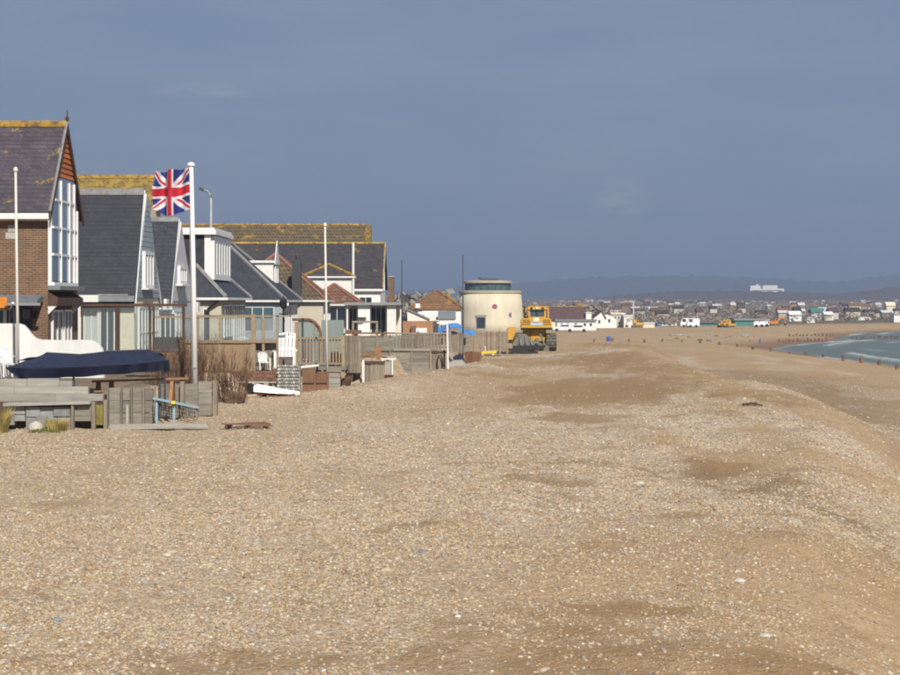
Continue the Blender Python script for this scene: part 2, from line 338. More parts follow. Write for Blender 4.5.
# ------------------------------------------------------------------ helpers: meshes and things
class B:
    def __init__(s): s.v = []; s.f = []
    def add(s, v, f):
        k = len(s.v); s.v += [tuple(p) for p in v]; s.f += [tuple(i + k for i in q) for q in f]; return s
    def box(s, x0, x1, y0, y1, z0, z1):
        v = [(x, y, z) for z in (z0, z1) for y in (y0, y1) for x in (x0, x1)]
        return s.add(v, [(0, 2, 3, 1), (4, 5, 7, 6), (0, 1, 5, 4), (2, 6, 7, 3), (0, 4, 6, 2), (1, 3, 7, 5)])
    def px(s, u0, u1, v0, v1, Y, depth):
        """box whose front face is the pixel rectangle at distance Y"""
        return s.box(PX(u0, Y), PX(u1, Y), Y, Y + depth, PZ(v1, Y), PZ(v0, Y))
    def prism(s, poly, vec):
        """polygon of 3D points, extruded by vec"""
        n = len(poly); a = [Vector(p) for p in poly]; vec = Vector(vec)
        v = a + [p + vec for p in a]
        return s.add(v, [tuple(range(n)), tuple(range(2 * n - 1, n - 1, -1))] + [(i, n + i, n + (i + 1) % n, (i + 1) % n) for i in range(n)])
    def tube(s, pts, r, n=8, r1=None):
        pts = [Vector(p) for p in pts]; m = len(pts); rings = []
        for i, p in enumerate(pts):
            t = (pts[min(i + 1, m - 1)] - pts[max(i - 1, 0)]).normalized()
            a = t.orthogonal().normalized(); b = t.cross(a)
            rr = r if r1 is None else r + (r1 - r) * i / max(1, m - 1)
            rings.append([p + rr * (math.cos(2 * math.pi * k / n) * a + math.sin(2 * math.pi * k / n) * b) for k in range(n)])
        v = [q for g in rings for q in g]; f = []
        # keep consecutive rings aligned
        for i in range(1, m):
            best = min(range(n), key=lambda o: (rings[i][o] - rings[i - 1][0]).length)
            rings[i] = rings[i][best:] + rings[i][:best]
        v = [q for g in rings for q in g]
        for i in range(m - 1):
            for k in range(n):
                f.append((i * n + k, i * n + (k + 1) % n, (i + 1) * n + (k + 1) % n, (i + 1) * n + k))
        f += [tuple(range(n))[::-1], tuple((m - 1) * n + k for k in range(n))]
        return s.add(v, f)
    def bar(s, p, q, w, h):
        """rectangular bar from p to q, h measured upwards"""
        p, q = Vector(p), Vector(q); t = (q - p).normalized()
        up = Vector((0, 0, 1)) if abs(t.z) < 0.9 else Vector((0, 1, 0))
        a = t.cross(up).normalized() * (w / 2); b = a.cross(t).normalized() * (h / 2)
        return s.prism([p + a + b, p - a + b, p - a - b, p + a - b], q - p)
    def lathe(s, prof, c, n=32, cap=True):
        c = Vector(c); m = len(prof)
        v = [c + Vector((r * math.cos(2 * math.pi * k / n), r * math.sin(2 * math.pi * k / n), z)) for r, z in prof for k in range(n)]
        f = [(i * n + k, i * n + (k + 1) % n, (i + 1) * n + (k + 1) % n, (i + 1) * n + k) for i in range(m - 1) for k in range(n)]
        if cap: f += [tuple(range(n))[::-1], tuple((m - 1) * n + k for k in range(n))]
        return s.add(v, f)
    def rock(s, c, rx, ry, rz, seed=0):
        rr = random.Random(seed); c = Vector(c)
        prof = [(0.0, -1), (0.7, -0.7), (1, 0), (0.72, 0.68), (0.0, 1)]
        n = 7; v = [c + Vector((0, 0, -rz))]; f = []
        for r, z in prof[1:-1]:
            for k in range(n):
                q = rr.uniform(0.8, 1.15)
                v.append(c + Vector((r * q * rx * math.cos(2 * math.pi * k / n), r * q * ry * math.sin(2 * math.pi * k / n), z * rz * rr.uniform(0.85, 1.1))))
        v.append(c + Vector((0, 0, rz)))
        for k in range(n):
            f.append((0, 1 + (k + 1) % n, 1 + k)); f.append((3 * n + 1, 1 + 2 * n + k, 1 + 2 * n + (k + 1) % n))
            for i in (0, 1):
                f.append((1 + i * n + k, 1 + i * n + (k + 1) % n, 1 + (i + 1) * n + (k + 1) % n, 1 + (i + 1) * n + k))
        return s.add(v, f)
    def mesh(s, name, origin=(0, 0, 0), smooth=False):
        o = Vector(origin); me = bpy.data.meshes.new(name)
        me.from_pydata([tuple(Vector(p) - o) for p in s.v], [], s.f)
        if smooth: me.polygons.foreach_set('use_smooth', [True] * len(me.polygons))
        me.update(); return me

def fixn(me):
    import bmesh
    bm = bmesh.new(); bm.from_mesh(me); bmesh.ops.recalc_face_normals(bm, faces=bm.faces); bm.to_mesh(me); bm.free()

def tag(o, label=None, cat=None, group=None, kind=None):
    if label: o['label'] = label
    if cat: o['category'] = cat
    if group: o['group'] = group
    if kind: o['kind'] = kind
    return o

class Thing:
    def __init__(s, name, label, cat, loc=(0, 0, 0), group=None, kind=None):
        s.o = bpy.data.objects.new(name, None); COL.objects.link(s.o)
        s.o.empty_display_size = 0.2
        s.loc = Vector(loc); s.o.location = s.loc
        tag(s.o, label, cat, group, kind)
    def part(s, name, b, m, parent=None, label=None, smooth=False, kind=None):
        me = b.mesh(name, s.loc, smooth); fixn(me); me.materials.append(m)
        o = bpy.data.objects.new(name, me); COL.objects.link(o)
        o.parent = parent or s.o
        if label: o['label'] = label
        if kind: o['kind'] = kind
        return o

def solo(name, b, m, label, cat, loc, group=None, kind=None, smooth=False):
    me = b.mesh(name, loc, smooth); fixn(me); me.materials.append(m)
    o = bpy.data.objects.new(name, me); o.location = loc; COL.objects.link(o)
    return tag(o, label, cat, group, kind)

def copy_tree(o, loc, label=None, rotz=None, scale=None):
    r = o.copy(); COL.objects.link(r); r.location = loc
    if rotz is not None: r.rotation_euler = (0, 0, rotz)
    if scale is not None: r.scale = (scale, scale, scale)
    if label: r['label'] = label
    for ch in list(o.children):
        c = ch.copy(); COL.objects.link(c); c.parent = r
        for g in list(ch.children):
            d = g.copy(); COL.objects.link(d); d.parent = c
    return r

def win_y(t, x0, x1, z0, z1, y, nx=2, nz=1, fr=0.05, m=None, glass=None, name='window', out=0.05):
    """window in a wall facing the camera"""
    m = m or M_upvc; b = B()
    b.box(x0, x0 + fr, y - out, y + 0.02, z0, z1).box(x1 - fr, x1, y - out, y + 0.02, z0, z1)
    b.box(x0 + fr, x1 - fr, y - out, y + 0.02, z0, z0 + fr).box(x0 + fr, x1 - fr, y - out, y + 0.02, z1 - fr, z1)
    f = t.part(name, b, m)
    w, h = (x1 - x0 - fr) / nx, (z1 - z0 - fr) / nz
    for i in range(1, nx): t.part('mullion', B().box(x0 + i * w, x0 + i * w + fr, y - out + 0.003, y + 0.015, z0 + fr, z1 - fr), m, f)
    for j in range(1, nz): t.part('transom', B().box(x0 + fr, x1 - fr, y - out + 0.008, y + 0.012, z0 + j * h, z0 + j * h + fr), m, f)
    for i in range(nx):
        for j in range(nz):
            t.part('pane', B().box(x0 + i * w + fr, x0 + (i + 1) * w, y - out + 0.03, y + 0.01, z0 + j * h + fr, z0 + (j + 1) * h), glass or M_glass_dark, f)
    return f

def win_x(t, x, y0, y1, z0, z1, ny=2, nz=1, fr=0.06, m=None, glass=None, name='window', out=0.08):
    """window in a wall facing the sea"""
    m = m or M_upvc; b = B()
    b.box(x - 0.02, x + out, y0, y0 + fr, z0, z1).box(x - 0.02, x + out, y1 - fr, y1, z0, z1)
    b.box(x - 0.02, x + out, y0 + fr, y1 - fr, z0, z0 + fr).box(x - 0.02, x + out, y0 + fr, y1 - fr, z1 - fr, z1)
    f = t.part(name, b, m)
    w, h = (y1 - y0 - fr) / ny, (z1 - z0 - fr) / nz
    for i in range(1, ny): t.part('mullion', B().box(x - 0.02, x + out - 0.003, y0 + i * w, y0 + i * w + fr, z0 + fr, z1 - fr), m, f)
    for j in range(1, nz): t.part('transom', B().box(x - 0.02, x + out - 0.01, y0 + fr, y1 - fr, z0 + j * h, z0 + j * h + fr), m, f)
    for i in range(ny):
        for j in range(nz):
            t.part('pane', B().box(x - 0.01, x + out - 0.045, y0 + i * w + fr, y0 + (i + 1) * w, z0 + j * h + fr, z0 + (j + 1) * h), glass or M_glass_dark, f)
    return f

def slab(b, r0, r1, e1, e0, th):
    """roof slope between ridge r0-r1 and eave e0-e1, th thick below its surface"""
    p = [Vector(q) for q in (r0, r1, e1, e0)]
    n = (p[1] - p[0]).cross(p[3] - p[0]).normalized()
    if n.z > 0: n = -n
    return b.prism(p, n * th)

def courses(t, roof, r0, r1, e1, e0, n, m, name='slate_course', lift=0.014):
    """overlapping courses laid on a slope"""
    r0, r1, e0, e1 = map(Vector, (r0, r1, e0, e1))
    nn = (r1 - r0).cross(e0 - r0).normalized()
    if nn.z < 0: nn = -nn
    for i in range(n):
        a, c = i / n, min(1.0, (i + 1.12) / n)
        p0, p1 = e0.lerp(r0, a), e1.lerp(r1, a); q0, q1 = e0.lerp(r0, c), e1.lerp(r1, c)
        b = B()
        v = [p0 + nn * lift, p1 + nn * lift, q1 + nn * 0.006, q0 + nn * 0.006, p0 + nn * 0.002, p1 + nn * 0.002, q1 + nn * 0.001, q0 + nn * 0.001]
        b.add(v, [(0, 1, 2, 3), (7, 6, 5, 4), (0, 4, 5, 1), (1, 5, 6, 2), (2, 6, 7, 3), (3, 7, 4, 0)])
        t.part(name, b, m, roof)

def gable_house(name, label, x0, x1, y0, y1, zb, ze, zr, wall, roofm, ridgem, gablem=None, ov=0.25, vov=0.22, barge=None, n_course=0, fascia=None, rake=0.0, cat='house', yr=None, th=0.12):
    """ridge runs inland (along x); gable x1 looks to the sea"""
    t = Thing(name, label, cat, ((x0 + x1) / 2, (y0 + y1) / 2, zb))
    ym = (y0 + y1) / 2 if yr is None else yr
    b = B().prism([(x0, y0, zb), (x0, y1, zb), (x0, y1, ze), (x0, ym, zr - 0.12), (x0, y0, ze)], (x1 - x0, 0, 0))
    t.part('wall', b, wall)
    if gablem:
        t.part('gable', B().prism([(x1, y0, ze), (x1, y1, ze), (x1, ym, zr - 0.14)], (0.03, 0, 0)), gablem)
    k = (zr - ze) / (ym - y0); k2 = (zr - ze) / (y1 - ym)
    en, ef = (y0 - ov, ze - k * ov), (y1 + ov, ze - k2 * ov)
    xe = x1 + vov
    rb = B(); slab(rb, (x0 - 0.2, ym, zr), (xe - rake, ym, zr), (xe, en[0], en[1]), (x0 - 0.2, en[0], en[1]), th)
    rn = t.part('roof_slope', rb, roofm)
    rb = B(); slab(rb, (x0 - 0.2, ym, zr), (xe - rake, ym, zr), (xe, ef[0], ef[1]), (x0 - 0.2, ef[0], ef[1]), th)
    t.part('roof_slope', rb, roofm)
    if n_course:
        courses(t, rn, (x0 - 0.2, ym, zr), (xe - rake, ym, zr), (xe, en[0], en[1]), (x0 - 0.2, en[0], en[1]), n_course, roofm)
    # ridge: separate tiles
    n = max(3, int((xe - x0) / 0.45)) if n_course else 1
    L = (xe - rake - x0 + 0.2) / n
    for i in range(n):
        xa = x0 - 0.2 + i * L; d = 0.008 if i % 2 else 0.0
        t.part('ridge_tile', B().prism([(xa, ym - 0.16, zr - 0.13 * k + 0.03), (xa, ym + 0.16, zr - 0.13 * k2 + 0.03), (xa, ym + 0.07, zr + 0.10 + d), (xa, ym - 0.07, zr + 0.10 + d)], (L * 0.985 if n > 1 else L, 0, 0)), ridgem, rn)
    if barge:
        for (yy, zz) in (en, ef):
            t.part('bargeboard', B().prism([(xe, yy, zz - 0.26), (xe, yy, zz + 0.03), (xe - rake, ym, zr + 0.03), (xe - rake, ym, zr - 0.26)], (0.05, 0, 0)), barge)
    if fascia:
        t.part('gutter', B().box(x0 - 0.2, xe - 0.02, en[0] - 0.10, en[0] - 0.002, en[1] - 0.24, en[1] - 0.04), fascia)
    t.ym, t.zr, t.en, t.xe = ym, zr, en, xe
    return t

def hip_house(name, label, x0, x1, y0, y1, zb, ze, zr, wall, roofm, hipm, run=None, ov=0.3, cat='house', gutter=None):
    """hipped bungalow, ridge parallel to the shore or a point"""
    t = Thing(name, label, cat, ((x0 + x1) / 2, (y0 + y1) / 2, zb))
    t.part('wall', B().box(x0, x1, y0, y1, zb, ze), wall)
    xm = (x0 + x1) / 2; hw = (x1 - x0) / 2 + ov; run = hw if run is None else run
    a, c = Vector((xm, min(y0 - ov + run, (y0 + y1) / 2), zr)), Vector((xm, max(y1 + ov - run, (y0 + y1) / 2 + 0.05), zr))
    p = [Vector((x0 - ov, y0 - ov, ze - 0.05)), Vector((x1 + ov, y0 - ov, ze - 0.05)), Vector((x1 + ov, y1 + ov, ze - 0.05)), Vector((x0 - ov, y1 + ov, ze - 0.05))]
    dn = Vector((0, 0, -0.1))
    def face(q):
        b = B(); n = len(q); b.add(q + [i + dn for i in q], [tuple(range(n)), tuple(range(2 * n - 1, n - 1, -1))] + [(i, n + i, n + (i + 1) % n, (i + 1) % n) for i in range(n)])
        return t.part('roof_slope', b, roofm)
    f0 = face([p[0], p[1], a]); face([p[1], p[2], c, a]); face([p[2], p[3], c]); face([p[3], p[0], a, c])
    for (s, e) in ((p[0], a), (p[1], a), (p[2], c), (p[3], c), (a, c)):
        t.part('hip_tile', B().tube([s + Vector((0, 0, .02)), e + Vector((0, 0, .02))], 0.13, 6), hipm, f0)
    if gutter:
        t.part('gutter', B().box(x1 + ov, x1 + ov + 0.11, y0 - ov, y1 + ov, ze - 0.2, ze - 0.06), gutter)
        t.part('gutter', B().box(x0 - ov, x1 + ov, y0 - ov - 0.11, y0 - ov - 0.002, ze - 0.2, ze - 0.06), gutter)
    t.a, t.c, t.p = a, c, p
    return t

def add_color_attr(me, name, vals):
    at = me.attributes.new(name, 'FLOAT', 'POINT'); at.data.foreach_set('value', np.asarray(vals, dtype=np.float32))


# ------------------------------------------------------------------ the ground, one sheet to the horizon
def axis_out(a, b, step, far, g):
    c = list(np.arange(a, b + 1e-6, step)); s = step; lo, hi = [a], [c[-1]]
    while hi[-1] < far: s *= g; hi.append(hi[-1] + s)
    s = step
    while lo[-1] > -far: s *= g; lo.append(lo[-1] - s)
    return np.array(lo[1:][::-1] + c + hi[1:])
gx = axis_out(-16, 18, 0.15, 11500, 1.075)
ys = [-400, -150, -50, -15, -4, 2, 6, 8, 10]
y = 12.0
while y < 11800:
    ys.append(y); y += max(0.12, 0.0085 * y) if y < 150 else 0.02 * y
gy = np.array(ys)
GX, GY = np.meshgrid(gx, gy)
GZ = terrain(GX, GY)
nx_, ny_ = len(gx), len(gy)
idx = np.arange(nx_ * ny_).reshape(ny_, nx_)
quads = np.stack([idx[:-1, :-1], idx[:-1, 1:], idx[1:, 1:], idx[1:, :-1]], -1).reshape(-1, 4)
def grid_mesh(name, X, Y, Z, quads):
    me = bpy.data.meshes.new(name)
    me.vertices.add(X.size); me.vertices.foreach_set('co', np.stack([X, Y, Z], -1).astype(np.float32).ravel())
    me.loops.add(quads.size); me.loops.foreach_set('vertex_index', quads.astype(np.int32).ravel())
    me.polygons.add(len(quads)); me.polygons.foreach_set('loop_start', np.arange(0, quads.size, 4, dtype=np.int32))
    me.polygons.foreach_set('use_smooth', np.ones(len(quads), dtype=bool))
    me.update(calc_edges=True); me.validate(); return me
ground_me = grid_mesh('ground', GX, GY, GZ, quads)

# patches of damp brown sand among the shingle, where the photograph shows them: pixel centre and half size
DAMP = [(560, 400, 60, 5, .8), (640, 376, 60, 5, .7), (520, 362, 60, 5, .5), (500, 425, 40, 4, .4), (690, 500, 60, 5, .45), (850, 545, 60, 6, .5), (590, 462, 60, 3, .6), (690, 560, 40, 4, .4), (380, 600, 80, 5, .35), (90, 640, 120, 7, .4), (60, 500, 70, 5, .35), (230, 490, 60, 4, .3), (600, 392, 95, 13, .95), (600, 363, 55, 8, .7), (585, 418, 48, 6, .9), (535, 480, 48, 6, .85), (425, 534, 60, 7, .8), (620, 607, 75, 9, .75), (725, 463, 55, 3.5, .85), (680, 474, 60, 2.5, .8), (650, 466, 50, 2, .7), (760, 478, 60, 2.5, .7), (560, 500, 70, 2.5, .6), (660, 521, 60, 3, .6), (470, 462, 60, 2, .6), (560, 446, 70, 2, .6), (620, 432, 60, 2, .6), (780, 512, 70, 3, .6), (820, 470, 60, 2.5, .6), (840, 500, 60, 2.5, .6), (700, 420, 60, 2.5, .6), (760, 434, 60, 2.5, .5), (360, 470, 60, 2, .5), (440, 410, 60, 2, .5), (590, 552, 32, 6, .6), (480, 552, 70, 4, .4), (660, 448, 40, 4, .5), (760, 590, 80, 7, .4), (300, 545, 60, 5, .35), (150, 470, 110, 7, .35), (480, 375, 80, 6, .5), (540, 440, 60, 4, .35), (560, 630, 220, 18, .45), (200, 664, 330, 20, .62), (640, 660, 300, 24, .62), (560, 612, 120, 10, .6), (820, 640, 120, 14, .6), (840, 600, 90, 12, .35), (330, 445, 70, 4, .3), (800, 360, 60, 5, .4), (700, 385, 60, 7, .55), (760, 404, 70, 5, .6), (800, 430, 50, 4, .3), (270, 440, 40, 4, .3), (640, 350, 60, 4, .7)]
def damp_at(X, Y):
    dm = np.zeros_like(X)
    wx = X + 1.1 * (fbm(X * 0.5, Y * 0.25, 41, 3) - 0.5) * 2; wy = Y * (1 + 0.06 * (fbm(X * 0.7, Y * 0.35, 51, 4) - 0.5) * 2)
    with np.errstate(divide='ignore', invalid='ignore'):
        U = 450 + F * wx / np.maximum(wy, 1); V = 300 + F * CAM_Z / np.maximum(wy, 1)
    for (u, v, a, b_, s) in DAMP:
        yc = F * CAM_Z / (v - 300); ya = F * CAM_Z / (v - b_ - 300) - yc; xc = (u - 450) / F * yc; xa = a / F * yc
        q = ((wx - xc) / xa) ** 2 + ((wy - yc) / ya) ** 2
        dm = np.maximum(dm, s * sst((1.5 - q) / 1.2))
    dm = sst((dm + 0.75 * (fbm(X * 1.6, Y * 0.75, 61, 5) - 0.5) + 0.25 * (vnoise(X * 7, Y * 4, 67) - 0.5) - 0.26) / 0.55)
    return np.clip(dm, 0, 1)
def sand_at(X, Y):
    zone = np.interp(X, [-8, -2, 1.0, 4], [0.35, 0.45, 0.85, 1.0])
    rag = 0.10 * (fbm(X * 1.9, Y * 0.9, 331, 4) - 0.5)
    bands = sst((fbm(X * 0.30, Y * 0.085, 301, 4) + rag - 0.48 + 0.05 * sst((X - 1) / 4) + 0.05 * sst((Y - 55) / 30)) / 0.10)
    broad = sst((fbm(X * 0.09 + 5, Y * 0.05, 311, 3) - 0.52) / 0.14)
    far = sst((Y - 150) / 60) * 0.8
    return np.clip(np.maximum(np.maximum(bands * zone, 0.7 * broad * zone), far), 0, 1)
DM = damp_at(GX, GY)
dshore = np.interp(GY, SH_Y, SH_X) - GX
wet = sst((9 - dshore) / 9) * (GY < 2000)
# coarse dark hollow, with shade of the seaward slopes painted into the colour
coarse_shade = 0.9 * hollow(GX, GY) + sst((GX - np.interp(GY, TP_Y, TP_X) + 1) / 4) * sst((13 - (GX - np.interp(GY, TP_Y, TP_X))) / 8) * (GY < 160)
veg = sst((GY - 456) / 30) * sst((dshore - 45) / 40)
SAND = sand_at(GX, GY)
garden = sst((np.interp(GY, GE_Y, GE_X) - 1.5 - GX) / 1.0) * (GY > 51) * (GY < 520)
for nme, vals in (('damp', DM), ('wet', wet), ('coarse_shade', coarse_shade), ('veg', veg), ('sand', SAND), ('garden', garden)):
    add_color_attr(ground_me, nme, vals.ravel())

def shingle_material():
    m, n, l, b = nodes('shingle')
    tc = n.new('ShaderNodeTexCoord')
    def vor(scale):
        v = n.new('ShaderNodeTexVoronoi'); v.inputs['Scale'].default_value = scale; l.new(tc.outputs['Object'], v.inputs['Vector']); return v
    def noise(scale, det=5, st=(1, 1, 1)):
        mp = n.new('ShaderNodeMapping'); mp.inputs['Scale'].default_value = st; l.new(tc.outputs['Object'], mp.inputs[0])
        v = n.new('ShaderNodeTexNoise'); v.inputs['Scale'].default_value = scale; v.inputs['Detail'].default_value = det; v.inputs['Roughness'].default_value = 0.65
        l.new(mp.outputs[0], v.inputs['Vector']); return v
    def attr(nm):
        a = n.new('ShaderNodeAttribute'); a.attribute_name = nm; return a.outputs['Fac']
    def mix(fac, a, c, mode='MIX'):
        x = n.new('ShaderNodeMixRGB'); x.blend_type = mode
        for k, val in ((0, fac), (1, a), (2, c)):
            if isinstance(val, (int, float)): x.inputs[k].default_value = val
            elif isinstance(val, tuple): x.inputs[k].default_value = (*val, 1)
            else: l.new(val, x.inputs[k])
        return x.outputs[0]
    def ramp(src, stops, interp='CONSTANT'):
        r = n.new('ShaderNodeValToRGB'); r.color_ramp.interpolation = interp
        e = r.color_ramp.elements
        while len(e) < len(stops): e.new(0.5)
        for q, (p, c) in zip(e, stops): q.position = p; q.color = (*c, 1)
        l.new(src, r.inputs[0]); return r.outputs[0]
    def math_(op, a, c):
        x = n.new('ShaderNodeMath'); x.operation = op
        for k, val in ((0, a), (1, c)):
            if isinstance(val, (int, float)): x.inputs[k].default_value = val
            else: l.new(val, x.inputs[k])
        return x.outputs[0]
    stones = [(0.0, (0.60, 0.47, 0.31)), (0.14, (0.38, 0.27, 0.165)), (0.25, (0.70, 0.60, 0.46)), (0.38, (0.50, 0.38, 0.24)), (0.50, (0.76, 0.70, 0.60)), (0.60, (0.30, 0.225, 0.155)), (0.67, (0.60, 0.50, 0.36)), (0.76, (0.44, 0.43, 0.42)), (0.85, (0.82, 0.79, 0.73)), (0.92, (0.22, 0.195, 0.175))]
    v1, v2 = vor(27), vor(14)
    s1 = n.new('ShaderNodeSeparateColor'); l.new(v1.outputs['Color'], s1.inputs[0])
    s2 = n.new('ShaderNodeSeparateColor'); l.new(v2.outputs['Color'], s2.inputs[0])
    c1, c2 = ramp(s1.outputs[0], stones), ramp(s2.outputs[1], stones)
    big = ramp(noise(0.9, 6).outputs[0], [(0.42, (0, 0, 0)), (0.62, (1, 1, 1))], 'LINEAR')
    col = mix(math_('MULTIPLY', big, 0.75), c1, c2)
    # broad drifts: sorted bands of finer, browner and of paler, greyer shingle
    dr = ramp(noise(0.34, 7, (1, 0.28, 1)).outputs[0], [(0.32, (0.80, 0.73, 0.64)), (0.47, (0.97, 0.94, 0.90)), (0.56, (1.02, 1.0, 0.98)), (0.70, (1.12, 1.13, 1.15))], 'LINEAR')
    col = mix(0.9, col, dr, 'MULTIPLY')
    sandl = ramp(noise(14, 8).outputs[0], [(0.3, (0.36, 0.24, 0.12)), (0.7, (0.53, 0.385, 0.225))], 'LINEAR')
    col = mix(math_('MULTIPLY', attr('sand'), 0.78), col, sandl)
    fine = ramp(noise(1.8, 8).outputs[0], [(0.3, (0.84, 0.81, 0.77)), (0.7, (1.12, 1.12, 1.12))], 'LINEAR')
    col = mix(0.8, col, fine, 'MULTIPLY')
    sandn = ramp(noise(9, 8).outputs[0], [(0.3, (0.25, 0.15, 0.062)), (0.7, (0.36, 0.235, 0.11))], 'LINEAR')
    col = mix(math_('MULTIPLY', attr('damp'), 0.68), col, sandn)
    col = mix(math_('MULTIPLY', attr('coarse_shade'), 0.55), col, mix(0.55, mix(1.0, col, (0.55, 0.5, 0.45), 'MULTIPLY'), (0.24, 0.17, 0.11)))  # painted shade of seaward slopes, along with coarse stones, as a dark brown
    col = mix(math_('MULTIPLY', attr('wet'), 0.8), col, (0.20, 0.115, 0.065))
    gard = ramp(noise(2.2, 6).outputs[0], [(0.35, (0.17, 0.13, 0.09)), (0.65, (0.30, 0.25, 0.18))], 'LINEAR')
    col = mix(attr('garden'), col, gard)
    vg = ramp(noise(0.02, 8).outputs[0], [(0.35, (0.15, 0.125, 0.095)), (0.5, (0.17, 0.15, 0.105)), (0.65, (0.21, 0.175, 0.135))], 'LINEAR')
    col = mix(attr('veg'), col, vg)
    col = mix(1.0, col, (0.775, 0.75, 0.72), 'MULTIPLY')
    l.new(col, b.inputs['Base Color'])
    b.inputs['Roughness'].default_value = 0.85; b.inputs['Specular IOR Level'].default_value = 0.25
    bp = n.new('ShaderNodeBump'); bp.inputs['Strength'].default_value = 0.7; bp.inputs['Distance'].default_value = 0.02; bp.invert = True
    hsum = math_('ADD', v1.outputs['Distance'], math_('MULTIPLY', v2.outputs['Distance'], 1.2))
    l.new(hsum, bp.inputs['Height'])
    b2 = n.new('ShaderNodeBump'); b2.inputs['Strength'].default_value = 0.6; b2.inputs['Distance'].default_value = 0.10
    l.new(noise(2.2, 6, (1, 0.6, 1)).outputs[0], b2.inputs['Height']); l.new(bp.outputs[0], b2.inputs['Normal'])
    l.new(b2.outputs[0], b.inputs['Normal'])
    return m
M_shingle = shingle_material()
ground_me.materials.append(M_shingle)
ground = bpy.data.objects.new('ground', ground_me); COL.objects.link(ground)
tag(ground, 'tan shingle beach of mixed pebbles running to the far bay', None, None, 'structure')

# loose pebbles on it: real stones, scattered
def scatter():
    P, S = [], []
    for (ya, yb, dens, smin, smax, wd) in ((13, 22, 1000, 0.007, 0.025, 0.30), (22, 32, 600, 0.009, 0.028, 0.29), (32, 48, 230, 0.011, 0.032, 0.28), (48, 75, 50, 0.014, 0.037, 0.28), (75, 130, 8, 0.02, 0.045, 0.28)):
        n = int((yb - ya) * (ya + yb) * wd * dens)
        Y = np.sqrt(rng.uniform(ya * ya, yb * yb, n)); X = rng.uniform(-wd, wd, n) * Y
        ge = np.interp(Y, GE_Y, GE_X)
        keep = (X > ge + 0.1) | (Y < 51.2)
        dm = damp_at(X, Y)
        clump = fbm(X * 0.8, Y * 0.4, 71, 4)
        keep &= rng.uniform(0, 1, n) < np.clip((1.05 - 1.05 * dm) * (1 - 0.72 * sand_at(X, Y)) * np.clip((clump - 0.22) * 3.0, 0.3, 1), 0.04, 1)
        X, Y = X[keep], Y[keep]
        s = smin + (smax - smin) * rng.uniform(0, 1, len(X)) ** 2.4
        big = rng.uniform(0, 1, len(X)) < 0.004
        s = np.where(big, s * 2.0, s)
        P.append(np.stack([X, Y, terrain(X, Y) + s * 0.12], -1)); S.append(s)
    return np.concatenate(P), np.concatenate(S)
PP, PS = scatter()
pm = bpy.data.meshes.new('pebbles'); pm.vertices.add(len(PP)); pm.vertices.foreach_set('co', PP.astype(np.float32).ravel())
def vattr(me, nm, arr):
    a = me.attributes.new(nm, 'FLOAT_VECTOR', 'POINT'); a.data.foreach_set('vector', arr.astype(np.float32).ravel())
vattr(pm, 'size', np.stack([PS * rng.uniform(0.9, 1.5, len(PS)), PS * rng.uniform(0.8, 1.2, len(PS)), PS * rng.uniform(0.5, 0.85, len(PS))], -1))
vattr(pm, 'turn', np.stack([rng.uniform(-.4, .4, len(PS)), rng.uniform(-.4, .4, len(PS)), rng.uniform(0, 6.28, len(PS))], -1))
pm.update()
def pebble_material():
    m, n, l, b = nodes('pebble')
    oi = n.new('ShaderNodeObjectInfo'); r = n.new('ShaderNodeValToRGB'); r.color_ramp.interpolation = 'CONSTANT'
    st = [(0.0, (0.60, 0.45, 0.275)), (0.13, (0.42, 0.285, 0.155)), (0.24, (0.65, 0.52, 0.35)), (0.37, (0.54, 0.385, 0.215)), (0.50, (0.67, 0.57, 0.42)), (0.60, (0.36, 0.255, 0.15)), (0.68, (0.60, 0.46, 0.29)), (0.80, (0.45, 0.43, 0.39)), (0.88, (0.80, 0.73, 0.60)), (0.92, (0.30, 0.28, 0.26)), (0.965, (0.48, 0.30, 0.18))]
    e = r.color_ramp.elements
    while len(e) < len(st): e.new(0.5)
    for q, (p, c) in zip(e, st): q.position = p; q.color = (*c, 1)
    l.new(oi.outputs['Random'], r.inputs[0])
    tc = n.new('ShaderNodeTexCoord'); nz = n.new('ShaderNodeTexNoise'); nz.inputs['Scale'].default_value = 2.5; l.new(tc.outputs['Object'], nz.inputs['Vector'])
    mr = n.new('ShaderNodeMapRange'); mr.inputs['To Min'].default_value = 0.50; mr.inputs['To Max'].default_value = 0.80; l.new(nz.outputs[0], mr.inputs['Value'])
    mx = n.new('ShaderNodeMixRGB'); mx.blend_type = 'MULTIPLY'; mx.inputs[0].default_value = 1; l.new(r.outputs[0], mx.inputs[1]); l.new(mr.outputs[0], mx.inputs[2])
    l.new(mx.outputs[0], b.inputs['Base Color']); b.inputs['Roughness'].default_value = 0.6; b.inputs['Specular IOR Level'].default_value = 0.35
    return m
ng = bpy.data.node_groups.new('pebble_scatter', 'GeometryNodeTree')
ng.interface.new_socket('Geometry', in_out='INPUT', socket_type='NodeSocketGeometry')
ng.interface.new_socket('Geometry', in_out='OUTPUT', socket_type='NodeSocketGeometry')
N, L = ng.nodes, ng.links
gi, go = N.new('NodeGroupInput'), N.new('NodeGroupOutput')
m2p = N.new('GeometryNodeMeshToPoints'); ico = N.new('GeometryNodeMeshIcoSphere'); ico.inputs['Radius'].default_value = 1.0; ico.inputs['Subdivisions'].default_value = 2
sm = N.new('GeometryNodeSetMaterial'); sm.inputs['Material'].default_value = pebble_material()
ss = N.new('GeometryNodeSetShadeSmooth'); iop = N.new('GeometryNodeInstanceOnPoints')
def na(nm):
    a = N.new('GeometryNodeInputNamedAttribute'); a.data_type = 'FLOAT_VECTOR'; a.inputs['Name'].default_value = nm; return a
sa, ta = na('size'), na('turn')
L.new(gi.outputs[0], m2p.inputs['Mesh']); L.new(m2p.outputs[0], iop.inputs['Points'])
